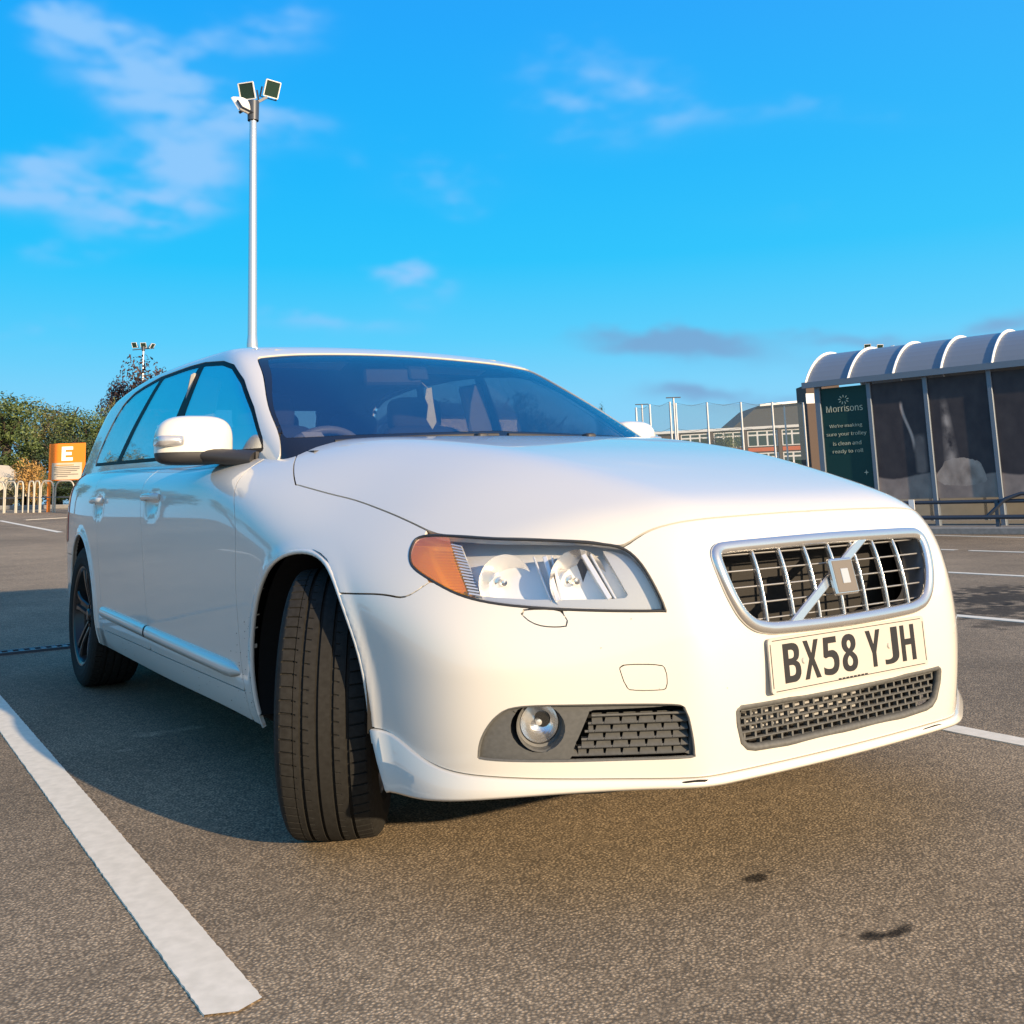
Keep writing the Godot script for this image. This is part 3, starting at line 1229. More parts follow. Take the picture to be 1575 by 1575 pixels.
func grille(car: Node3D, grp: Poly, lowp: Poly) -> void:
	# chrome surround: a closed bar along the opening's outline
	var half := PackedVector2Array()
	for q in grp.p:
		if q.x >= 0.0:
			half.append(q)
	var loop := PackedVector2Array()
	for i in half.size():
		loop.append(half[i])
	for i in range(half.size() - 2, 0, -1):
		loop.append(Vector2(-half[i].x, half[i].y))
	# finer, rounded
	var fine := PackedVector2Array()
	var m := loop.size()
	for i in m:
		for k in 4:
			fine.append(loop[i].cubic_interpolate(loop[(i + 1) % m], loop[(i + m - 1) % m], loop[(i + 2) % m], k / 4.0))
	var inset := PackedVector2Array()
	var ctr := Vector2(0, .617)
	for i in fine.size():
		var t := (fine[(i + 1) % fine.size()] - fine[(i + fine.size() - 1) % fine.size()]).normalized()
		var nrm := Vector2(-t.y, t.x)
		if nrm.dot(ctr - fine[i]) < 0.0:
			nrm = -nrm
		inset.append(fine[i] + nrm * .0095)
	var B := MB.new()
	B.tube(ring_path(inset, 0, .002), .0135, 14, true, -1.0, .80, Vector3(1, 0.25, 0))
	var g := part("grille", B, M.chrome_soft, car, "chrome framed grille with upright bars and a diagonal bar")
	# funnel inside the frame and dark backing
	B = MB.new()
	var rp := ring_path(inset, 0, .0)
	for i in rp.size():
		var j := (i + 1) % rp.size()
		var c := P(.86, 0, .617)
		var a2 := rp[i].lerp(Vector3(rp[i].x, c.y, c.z), .06) - Vector3(.055, 0, 0)
		var b2 := rp[j].lerp(Vector3(rp[j].x, c.y, c.z), .06) - Vector3(.055, 0, 0)
		B.quad(rp[i], rp[j], b2, a2, (c - rp[i]) * Vector3(0, 1, 1))
	part("funnel", B, M.satin_dark, g)
	B = MB.new()
	B.box(P(.76, 0, .46), Vector3(.01, 0, 0), Vector3(0, .22, 0), Vector3(0, 0, .40))
	part("radiator", B, M.radiator, g)
	for k in 7:
		var y := -.237 + .079 * k
		var path := PackedVector3Array()
		for i in 14:
			var z := lerpf(.524, .712, i / 13.0)
			if grp.sd(absf(y), z) < .012:
				continue
			path.append(P(nose_x(absf(y), z) - .010, y, z))
		B = MB.new()
		B.tube(path, .0042, 10, false, -1.0, 1.8, Vector3(1, .2, 0))
		part("upright_bar", B, M.chrome_soft, g)
	for k in 5:
		var z := .550 + .0335 * k
		var path := PackedVector3Array()
		for i in 33:
			var y := lerpf(-.35, .35, i / 32.0)
			if grp.sd(absf(y), z) < .010:
				continue
			path.append(P(nose_x(absf(y), z) - .020, y, z))
		B = MB.new()
		B.tube(path, .0022, 8, false, -1.0, 3.0, Vector3(1, .2, 0))
		part("cross_bar", B, M.bar_grey, g)
	# diagonal bar and square badge
	var lo := P(nose_x(.175, .535) + .002, -.175, .535)
	var hi := P(nose_x(.125, .702) + .002, .125, .702)
	B = MB.new()
	var dirv := (hi - lo)
	var fwd := Vector3(1, .25, 0).normalized()
	B.bar(lo, hi, .021, .012, fwd, .003)
	part("diagonal_bar", B, M.chrome_soft, g)
	var ctr3 := P(nose_x(0, .622) + .008, .0, .622)
	var up := (P(nose_x(0, .66), 0, .66) - P(nose_x(0, .585), 0, .585)).normalized()
	var side := Vector3(0, 0, 1)
	var out := side.cross(up).normalized()
	if out.x < 0:
		out = -out
	B = MB.new()
	B.box(ctr3, out * .007, up * .040, side * .0385, .004)
	var badge := part("badge", B, M.chrome_soft, g)
	B = MB.new()
	B.box(ctr3 + out * .0066, out * .0016, up * .0345, side * .033, .001)
	part("badge_face", B, M.badge, badge)
	B = MB.new()
	B.box(ctr3 + out * .0088, out * .0012, up * .0165, side * .0125, .001)
	part("badge_centre", B, M.badge_pale, badge)
	# lower grille
	B = MB.new()
	var lower := part("lower_grille", null_frame(lowp), M.plastic_grey, car)
	var rows := 6
	for k in rows:
		var z := lerpf(.374, .300, k / float(rows - 1))
		var path := PackedVector3Array()
		for i in 33:
			var y := lerpf(-.34, .34, i / 32.0)
			if lowp.sd(absf(y), z) < .004:
				continue
			path.append(P(nose_x(absf(y), z) - .016, y, z))
		B = MB.new()
		B.tube(path, .0027, 6, false, -1.0, 2.6, Vector3(1, 0, 0))
		part("mesh_bar", B, M.plastic_grey, lower)
	for k in rows - 1:
		var zt := lerpf(.374, .300, k / float(rows - 1))
		var zb := lerpf(.374, .300, (k + 1) / float(rows - 1))
		for i in 22:
			var y := (i - 10.5 + (.5 if k % 2 else 0.0)) * .0305
			if lowp.sd(absf(y), (zt + zb) * .5) < .012:
				continue
			B = MB.new()
			var x := nose_x(absf(y), (zt + zb) * .5) - .018
			B.bar(P(x, y, zt), P(x, y, zb), .0055, .011, Vector3(1, 0, 0))
			part("mesh_upright", B, M.plastic_grey, lower)
	B = MB.new()
	for k in 4:
		B.bar(P(.86, -.26, .365 - k * .014), P(.86, .10, .365 - k * .014), .02, .0045, Vector3.UP)
	part("condenser", B, M.satin, lower)


func null_frame(lowp: Poly) -> MB:
	var B := MB.new()
	var half := PackedVector2Array()
	for q in lowp.p:
		if q.x >= 0.0:
			half.append(q)
	var loop := PackedVector2Array()
	for i in half.size():
		loop.append(half[i])
	for i in range(half.size() - 2, 0, -1):
		loop.append(Vector2(-half[i].x, half[i].y))
	var rp := PackedVector3Array()
	for q in loop:
		var c := q + (Vector2(0, .337) - q).normalized() * .006
		rp.append(P(nose_x(absf(c.x), c.y) - .008, c.x, c.y))
	B.tube(rp, .0085, 8, true, -1.0, 1.2, Vector3(1, 0, 0))
	return B


func glyph(parent: Node3D, text: String, at: Vector3, ax: Vector3, ay: Vector3, w: float, h: float, depth: float, m: Material, called := "character", weight := 700) -> void:
	var f := SystemFont.new()
	f.font_names = PackedStringArray(["Droid Sans"])
	f.font_weight = weight
	var tm := TextMesh.new()
	tm.font = f
	tm.text = text
	tm.font_size = 64
	tm.pixel_size = .01
	tm.depth = .02
	var bb := tm.get_aabb()
	var o := part(called, tm, m, parent)
	var az := ax.cross(ay).normalized()
	var sx := w / bb.size.x if w > 0.0 else h / bb.size.y
	var sy := h / bb.size.y
	var B := Basis(ax * sx, ay * sy, az * (depth / .02))
	o.transform = Transform3D(B, at - B * (bb.position + Vector3(0, 0, bb.size.z * .5)))


func number_plate(car: Node3D) -> void:
	var B := MB.new()
	var x := .945
	var pts := PackedVector2Array()
	for c in [[1, 1], [-1, 1], [-1, -1], [1, -1]]:
		for k in 5:
			var b: float = [0.0, PI / 2, PI, PI * 1.5][[[1, 1], [-1, 1], [-1, -1], [1, -1]].find(c)] + PI / 2 * k / 4
			pts.append(Vector2(c[0] * (.26 - .008) + cos(b) * .008, c[1] * (.0555 - .008) + sin(b) * .008))
	var ax := Vector3(0, 0, -1)  # reading direction: from the car's right to its left
	var ay := Vector3(-.03, 1, 0).normalized()
	var o := P(x, 0, .4575)
	B.slab(pts, o, ax, ay, Vector3(.004, 0, 0))
	var plate := part("number_plate", B, M.plate, car, "white registration plate with black characters")
	var face := o + Vector3(.0046, 0, 0)
	# printed border line
	B = MB.new()
	for s in [-1.0, 1.0]:
		B.box(face + ay * (s * .0505) + Vector3(-.0001, 0, 0), ax * .248, ay * .0007, Vector3(.0004, 0, 0))
		B.box(face + ax * (s * .2545) + Vector3(-.0001, 0, 0), ay * .044, ax * .0007, Vector3(.0004, 0, 0))
	part("border_line", B, M.ink, plate)
	var xx := -.219
	for ch in "BX58 YJH":
		if ch == " ":
			xx += .022
			continue
		var at := face + ax * xx + ay * (-.0395 + .002)
		glyph(plate, ch, at, ax, ay, .050, .079, .0012, M.ink)
		xx += .061
	for k in 8:
		B = MB.new()
		B.box(face + ax * (-.05 + .0125 * k) + ay * -.0485, ax * .0045, ay * .0014, Vector3(.0003, 0, 0))
		part("small_print", B, M.ink, plate)
	for y in [-.158, .125]:
		B = MB.new()
		B.lathe([[.0, .003], [.005, .0026], [.0065, .0]], face + ax * y + ay * .002, Vector3(1, 0, 0), 16)
		part("screw_cap", B, M.plate, plate)


func greenhouse(car: Node3D) -> void:
	var D := make_dome(f_house, -1.35, .36, -3.15, .25, .955, 1.20, [16, 110, 16, 8, 34, 60, 18], spread(-1.6, -2.9, 80), -1.7, -2.85)
	var N := D.p.size()
	var dlo := Poly.new([[-3.159, 1.045], [-3.14, 1.10], [-3.09, 1.20], [-3.03, 1.29], [-2.95, 1.355], [-2.80, 1.398], [-2.649, 1.414], [-2.375, 1.430], [-1.910, 1.423], [-1.684, 1.412], [-1.395, 1.380], [-1.240, 1.346], [-1.060, 1.268], [-0.851, 1.150], [-0.672, 1.031], [-0.640, 0.994], [-.66, .985], [-1.2, 1.0], [-2.0, 1.016], [-3.0, 1.040]])
	var t_xe := Tab.new([[.93, -.50], [1.002, -.556], [1.108, -.723], [1.271, -.998], [1.373, -1.197], [1.42, -1.30]])
	var z0 := PackedFloat32Array()
	z0.resize(N)
	var r_shell := z0.duplicate()
	var r_scr := z0.duplicate()
	var r_frit := z0.duplicate()
	var r_fr := z0.duplicate()
	var r_w1 := z0.duplicate()
	var r_w2 := z0.duplicate()
	var r_w3 := z0.duplicate()
	var r_rw := z0.duplicate()
	var r_shell2 := z0.duplicate()
	for i in N:
		var p := D.p[i]
		var x := p.x
		var a := p.y
		var z := p.z
		var scr := minf((x - t_xe.at(z)) * 1.7, (x + 1.235 - .12 * a * a) * .5)
		var d := dlo.sd(x, z) if a > .45 else -1.0
		var rear := minf(minf(-3.36 - x - .06 * a, .63 - (z - 1.05) * .25 - a), minf(z - 1.06, 1.40 - z))
		r_shell[i] = minf(minf(-scr - .0015, -d), minf(-rear - .002, z - .957))
		r_frit[i] = minf(scr - .0015, .020 - scr)
		var bottomband := maxf(.020 - scr, 1.022 + .03 * (1.0 - a) - z)
		r_frit[i] = minf(scr - .0015, bottomband)
		r_scr[i] = minf(scr - .0015, -bottomband + .0003)
		var e := d - .017
		# pillars between the side windows
		var b1 := x - (-1.700 - (z - 1.2) * .02 + .038)
		var b2 := (-1.775 + (z - 1.2) * .17) - x
		var f := (z - 1.06) / .31
		var c1 := x - lerpf(-2.514, -2.314, f)
		var c2 := lerpf(-2.600, -2.385, f) - x
		r_w1[i] = minf(e, b1)
		r_w2[i] = minf(e, minf(b2, c1))
		r_w3[i] = minf(e, c2)
		var wins := maxf(r_w1[i], maxf(r_w2[i], r_w3[i]))
		r_fr[i] = minf(d - .0008, -wins + .0004)
		r_rw[i] = rear
		r_shell2[i] = minf(minf(-scr - .012, -d - .012), minf(-rear - .01, z - .957))
	var R := MB.new()
	panel(D, r_shell, 0.0, .014, R, R)
	var roof := part("roof_and_pillars", R, M.paint, car)
	R = MB.new()
	panel(D, r_shell2, -.040, .0, R, R, true)
	part("headlining", R, M.lining, roof)
	R = MB.new()
	panel(D, r_scr, -.004, .0, R, R)
	var scrn := part("windscreen", R, M.screen, car)
	R = MB.new()
	panel(D, r_scr, -.0025, .0, R, R)
	part("added_mirror_sheet", R, M.mirror_boost_front, scrn)  # added sheet that boosts the sky mirrored in the windscreen
	R = MB.new()
	panel(D, r_frit, -.004, .006, R, R)
	part("black_border", R, M.frit, scrn)
	R = MB.new()
	panel(D, r_rw, -.003, .0, R, R)
	part("rear_window", R, M.window, car)
	for side in 2:
		for spec in [["window_frame", r_fr, M.trim, -.003, .008], ["front_side_window", r_w1, M.window, -.007, .0], ["rear_side_window", r_w2, M.window, -.007, .0], ["quarter_window", r_w3, M.window, -.007, .0]]:
			var B := MB.new()
			panel(D, spec[1], spec[3], spec[4], B if side == 0 else null, B if side == 1 else null)
			var w := part(spec[0], B, spec[2], car)
			if spec[2] == M.window:
				B = MB.new()
				panel(D, spec[1], spec[3] + .003, 0.0, B if side == 0 else null, B if side == 1 else null)
				part("added_mirror_sheet", B, M.mirror_boost_side, w)  # invented mirroring layer, makes the side window reflect more sky


func trims(car: Node3D) -> void:
	for sg in [-1.0, 1.0]:
		# protective strip low on the doors: rounded section with an upward face
		for seg in [[-.465, -1.505], [-1.525, -2.36]]:
			var B := MB.new()
			var prev := []
			var nrm := []
			var n := 18
			for i in n + 1:
				var f := float(i) / n
				var x := lerpf(seg[0], seg[1], f)
				var zc := .352 + .032 * (-.45 - x) / 1.9
				var end := 1.0 - smoothstep(.93, 1.0, maxf(f if seg[1] < -2.0 else 0.0, 1.0 - f if seg[0] > -1.0 else 0.0))
				var ya := side_y(x, zc)
				var sec := []
				var ns := []
				for k in 9:
					var b := lerpf(-PI * .5, PI * .5, k / 8.0)
					var bul := cos(b) ** .55
					sec.append(P(x, sg * (ya - .003 + (.022 * bul) * maxf(end, .15)), zc + .024 * sin(b) * maxf(end, .3)))
				for k in 9:
					var b := lerpf(-PI * .5, PI * .5, k / 8.0)
					ns.append(P(0, sg * cos(b), sin(b) * 1.1).normalized())
				if prev:
					for k in 8:
						B.quadn(prev[k], prev[k + 1], sec[k + 1], sec[k], nrm[k], nrm[k + 1], ns[k + 1], ns[k])
				prev = sec
				nrm = ns
			part("door_strip", B, M.paint, car)
		# handles
		for hx in [-1.435, -2.405]:
			var B := MB.new()
			var z := .862
			var ya := side_y(hx + .20, z)
			var path := PackedVector3Array()
			for k in 13:
				var f := k / 12.0
				var b := sin(f * PI)
				path.append(P(hx + lerpf(.108, -.108, f), sg * (ya + .004 + .018 * minf(1.0, b * 2.2)), z + .004 * b))
			B.tube(path, .0125, 12, false, -1.0, .55, Vector3(0, 0, sg))
			part("door_handle", B, M.paint, car)
		# indicator repeater / washer of the wing left plain; small black seal at the base of the mirror
	for y in [-.12, .33]:
		var B := MB.new()
		B.blob(P(-.40, y, 1.022), Vector3(.022, 0, 0), Vector3(0, 0, .022), Vector3(0, .012, 0), .6, .6)
		part("washer_jet", B, M.plastic, car)
	for w in [[-.60, -.02], [.02, .62]]:
		var B := MB.new()
		var path := PackedVector3Array()
		for k in 9:
			var y: float = lerpf(w[0], w[1], k / 8.0)
			path.append(P(-.452 - .12 * y * y, y, 1.030 - .01 * absf(y) - .04 * y * y))
		B.tube(path, .008, 8)
		part("wiper", B, M.plastic, car)
	# dried mud flecks behind the front wheel and along the sill
	var mud := MB.new()
	for k in 60:
		var x := -.345 - absf(rng.randfn()) * .10 if k < 40 else rng.randf_range(-2.3, -.4)
		var z := rng.randf_range(.25, .52) if k < 40 else rng.randf_range(.235, .30)
		var a := side_y(x, z)
		var s := rng.randf_range(.0007, .0020)
		mud.blob(P(x, -a - .0004, z), Vector3.RIGHT * s * rng.randf_range(.7, 1.6), Vector3.UP * s, Vector3(0, 0, .0007), 1.0, 1.0, -1.0, 1.0, 7, 4)
	part("mud_flecks", mud, M.mud, car).set_meta("kind", "stuff")
	# stone chips on the nose
	var chips := MB.new()
	for k in 26:
		var a := rng.randf_range(-.72, .72)
		var z := rng.randf_range(.27, .58)
		var q := Vector3(nose_x(absf(a), z), absf(a), z) if absf(a) < .45 else nose_u(absf(a) + .6 * (.9 - nose_x(absf(a), z)), z)
		if absf(a) < .36 and z > .29 or absf(a) > .42 and z < .42:
			continue
		var n0 := body_normal(q)
		var w := P(q.x, q.y * signf(a), q.z) + P(n0.x, n0.y * signf(a), n0.z) * .0006
		var s := rng.randf_range(.0005, .0011)
		chips.blob(w, P(n0.x, n0.y * signf(a), n0.z) * .0004, Vector3.UP * s, P(n0.x, n0.y * signf(a), n0.z).cross(Vector3.UP) * s * 1.3, 1.0, 1.0, -1.0, 1.0, 6, 4)
	var chip_part := part("stone_chips", chips, M.seal, car)
	chip_part.set_meta("kind", "stuff")
	# aerial-free roof; front tow cover seam and bumper scuffs
	var scuffs := [[.60, .236, .07, .005], [.43, .2475, .030, .003], [-.30, .246, .05, .003]]
	for s in scuffs:
		var B := MB.new()
		var pts := PackedVector2Array()
		for k in 14:
			var b := TAU * k / 14
			pts.append(Vector2(cos(b) * s[2] * rng.randf_range(.7, 1.0), sin(b) * s[3] * rng.randf_range(.7, 1.1)))
		var a: float = absf(s[0])
		var x := nose_x(a, s[1] + .004)
		var nn := body_normal(Vector3(x, a, s[1] + .004))
		var fw := P(nn.x, -nn.y * signf(s[0]), 0).normalized()
		var ax := Vector3.UP.cross(fw).normalized()
		B.slab(pts, P(x, -s[0], s[1] + .006) + fw * .0105, ax, Vector3.UP, fw * .0015)
		part("scuff_mark", B, M.black, car)


func mirrors(car: Node3D) -> void:
	for sg in [-1.0, 1.0]:
		var c := P(-.895, sg * .928, 1.025)
		var ax := P(.080, sg * .010, 0)
		var ay := P(-.02, sg * .121, 0)
		var az := P(0, 0, .095)
		var B := MB.new()
		B.blob(c, ax, ay, az, .62, .66, -.08, 1.0, 44, 18)
		var m := part("door_mirror", B, M.paint, car)
		B = MB.new()
		B.blob(c + P(0, 0, -.012), ax * .99, ay * .99, P(0, 0, .054), .5, .66, -1.0, -.02, 44, 12)
		part("lower_shell", B, M.plastic, m)
		B = MB.new()
		var path := PackedVector3Array()
		for k in 9:
			var f := k / 8.0
			path.append(P(lerpf(-.88, -.70, f), sg * lerpf(.92, .772, f), lerpf(.992, .965, f)))
		B.tube(path, .046, 16, false, .060, .50)
		part("arm", B, M.plastic, m)
		# clear repeater lamp wrapped round the outer corner, above the split line
		B = MB.new()
		B.blob(c + P(.003, sg * .0795, .010), ax * .965, ay * .37, P(0, 0, .0185), .35, .5, -1.0, 1.0, 30, 8)
		part("repeater_lens", B, M.lamp_clear, m)
		B = MB.new()
		B.box(c + P(-.078, 0, .015), P(.003, 0, 0), ay * .78, az * .60, .002)
		part("mirror_glass", B, M.mirror, m)


func interior(car: Node3D) -> void:
	# dashboard
	var B := MB.new()
	var prof := PackedVector2Array([Vector2(-.40, .70), Vector2(-.42, .98), Vector2(-.60, .985), Vector2(-.80, .965), Vector2(-.98, .955), Vector2(-1.03, .92), Vector2(-1.03, .72), Vector2(-.95, .60), Vector2(-.70, .5)])
	B.slab(prof, P(0, -.70, 0), Vector3(1, 0, 0), Vector3(0, 1, 0), Vector3(0, 0, -1.40))
	part("dashboard", B, M.dash, car)
	# lining of the doors and the floor
	B = MB.new()
	for sg in [-1.0, 1.0]:
		B.box(P(-2.15, sg * .775, .66), Vector3(1.48, 0, 0), Vector3(0, .33, 0), Vector3(0, 0, .02))
	B.box(P(-2.1, 0, .31), Vector3(1.55, 0, 0), Vector3(0, .02, 0), Vector3(0, 0, .80))
	B.box(P(-3.62, 0, .68), Vector3(.02, 0, 0), Vector3(0, .36, 0), Vector3(0, 0, .74))
	B.box(P(-.46, 0, .62), Vector3(.02, 0, 0), Vector3(0, .30, 0), Vector3(0, 0, .74))
	part("cabin_lining", B, M.dash, car)
	# steering wheel on the right
	B = MB.new()
	var c := P(-1.13, -.39, .925)
	var axis := P(-.88, 0, .47).normalized()
	var s := axis.cross(Vector3(0, 0, 1)).normalized()
	var t := Vector3(0, 0, 1)
	var path := PackedVector3Array()
	for k in 40:
		var b := TAU * k / 40
		path.append(c + s * cos(b) * .185 + t * sin(b) * .185)
	B.tube(path, .016, 10, true, -1.0, 1.0, axis)
	var sw := part("steering_wheel", B, M.rim_grey, car)
	B = MB.new()
	B.box(c - axis * .02, s * .05, t * .17, axis * .012, .006)
	B.box(c - axis * .025, s * .08, t * .08, axis * .02, .012)
	B.bar(c - axis * .03, P(-.90, -.39, .83), .07, .07)
	part("hub", B, M.dash, sw)
	# seats
	for q in [[-1.62, -.37, 1], [-1.62, .37, 1], [-2.52, -.46, 2], [-2.52, 0.0, 2], [-2.52, .46, 2]]:
		var w := .25 if q[2] == 1 else .215
		B = MB.new()
		B.blob(P(q[0] + .22, q[1], .56), P(.27, 0, 0), P(0, w, 0), P(0, 0, .085), .5, .45)
		var seat := part("seat", B, M.seat, car)
		B = MB.new()
		var lean := P(-.30, 0, 1).normalized()
		B.blob(P(q[0] - .06, q[1], .86), P(.085, 0, .03), P(0, w, 0), lean * .30, .45, .5)
		part("backrest", B, M.seat, seat)
		B = MB.new()
		B.blob(P(q[0] - .19, q[1], 1.215), P(.05, 0, 0), P(0, .135, 0), P(0, 0, .085), .5, .5)
		part("headrest", B, M.seat, seat)
	# B pillar trim, pale
	for sg in [-1.0, 1.0]:
		B = MB.new()
		B.bar(P(-1.72, sg * .715, 1.0), P(-1.74, sg * .64, 1.36), .03, .13, P(0, 1, 0), .01)
		part("pillar_trim", B, M.trim_pale, car)
		B = MB.new()
		B.box(P(-1.36, sg * .34, 1.392), P(.075, 0, .02), P(0, .17, 0), P(-.002, 0, .008), .004)
		part("sun_visor", B, M.trim_pale, car)
	# mirror and hanging tag
	B = MB.new()
	B.box(P(-1.26, -.02, 1.318), P(.016, 0, .008), P(.03, .115, 0), P(-.006, 0, .034), .008)
	part("inner_mirror", B, M.dash, car)
	B = MB.new()
	B.box(P(-1.245, .085, 1.345), P(.03, 0, -.012), P(0, .045, 0), P(-.01, 0, .028), .008)
	part("sensor_housing", B, M.dash, car)
	B = MB.new()
	var pts := PackedVector2Array([Vector2(-.010, .07), Vector2(.012, .075), Vector2(.016, .03), Vector2(.03, -.07), Vector2(.012, -.10), Vector2(-.012, -.06), Vector2(-.004, .0), Vector2(-.016, .03)])
	B.slab(pts, P(-1.23, .135, 1.205), Vector3(.3, 0, -1).normalized(), Vector3.UP, Vector3(.003, 0, 0))
	var tagm := part("hanging_tag", B, M.tag, car)
	B = MB.new()
	B.bar(P(-1.23, .135, 1.275), P(-1.25, .08, 1.33), .002, .002)
	part("cord", B, M.tag, tagm)
	B = MB.new()
	B.box(P(-.72, -.58, 1.045), P(.0, .035, 0), P(-.02, 0, .012), P(.0006, 0, .001))
	part("windscreen_sticker", B, M.trim_pale, car)


func underside(car: Node3D) -> void:
	var B := MB.new()
	B.box(P(-1.45, 0, .235), Vector3(2.1, 0, 0), Vector3(0, .03, 0), Vector3(0, 0, .62), .01)
	B.box(P(-1.42, 0, .24), Vector3(1.05, 0, 0), Vector3(0, .025, 0), Vector3(0, 0, .84), .01)
	B.box(P(.22, 0, .50), Vector3(.50, 0, 0), Vector3(0, .19, 0), Vector3(0, 0, .56))
	B.box(P(-3.35, 0, .42), Vector3(.38, 0, 0), Vector3(0, .16, 0), Vector3(0, 0, .70))
	part("underbody", B, M.black, car)
	for k in 2:
		for sg in [-1.0, 1.0]:
			B = MB.new()
			var path := PackedVector3Array()
			for i in 53:
				var f := i / 52.0
				var x: float
				var z: float
				if f < .12:
					x = ARCH[k][0] - ARCH[k][2]
					z = lerpf(.255, ARCH[k][1], f / .12)
				elif f < .88:
					var b: float = PI * (1.0 - (f - .12) / .76)
					x = ARCH[k][0] + cos(b) * ARCH[k][2]
					z = ARCH[k][1] + sin(b) * ARCH[k][2]
				else:
					x = ARCH[k][0] + ARCH[k][2]
					z = lerpf(ARCH[k][1], .235 if k == 1 else .30, (f - .88) / .12)
				path.append(P(x, sg * (side_y(x, z) - .004), z))
			B.tube(path, .0065, 8, false, -1.0, 1.0, P(0, 1, 0))
			part("arch_lip", B, M.paint, car)
	for k in 2:
		var cx: float = ARCH[k][0]
		var cz: float = ARCH[k][1]
		for sg in [-1.0, 1.0]:
			B = MB.new()
			var n := 30
			for i in n:
				var b0 := lerpf(-.10, PI + .30, float(i) / n)
				var b1 := lerpf(-.10, PI + .30, float(i + 1) / n)
				var r := .352 + (.006 if k == 1 else .003)
				var p0 := [P(cx + cos(b0) * r, sg * .895, cz + sin(b0) * r), P(cx + cos(b1) * r, sg * .895, cz + sin(b1) * r)]
				var p1 := [P(cx + cos(b0) * (r + .02), sg * .52, cz + sin(b0) * (r + .02)), P(cx + cos(b1) * (r + .02), sg * .52, cz + sin(b1) * (r + .02))]
				var mid := P(cx, sg * .7, cz)
				B.quad(p0[0], p0[1], p1[1], p1[0], mid - p0[0])
				B.tri(p1[0], p1[1], P(cx, sg * .52, cz), P(0, sg, 0), P(0, sg, 0), P(0, sg, 0))
			part("wheel_arch_liner", B, M.black, car)
			# suspension arm to the hub
			B = MB.new()
			B.bar(P(cx, sg * .70, .30), P(cx - .05, sg * .35, .28), .05, .04)
			part("suspension_arm", B, M.black, car)


# ================================================================ materials
func noise_img(seed_: int, freq: float, type := FastNoiseLite.TYPE_SIMPLEX_SMOOTH, oct := 4, size := 512, ret := -1) -> Image:
	var f := FastNoiseLite.new()
	f.seed = seed_
	f.frequency = freq
	f.noise_type = type
	f.fractal_octaves = oct
	if type == FastNoiseLite.TYPE_CELLULAR:
		f.fractal_type = FastNoiseLite.FRACTAL_NONE
		f.cellular_return_type = ret if ret >= 0 else FastNoiseLite.RETURN_CELL_VALUE
	var im := f.get_seamless_image(size, size)
	im.convert(Image.FORMAT_L8)
	return im


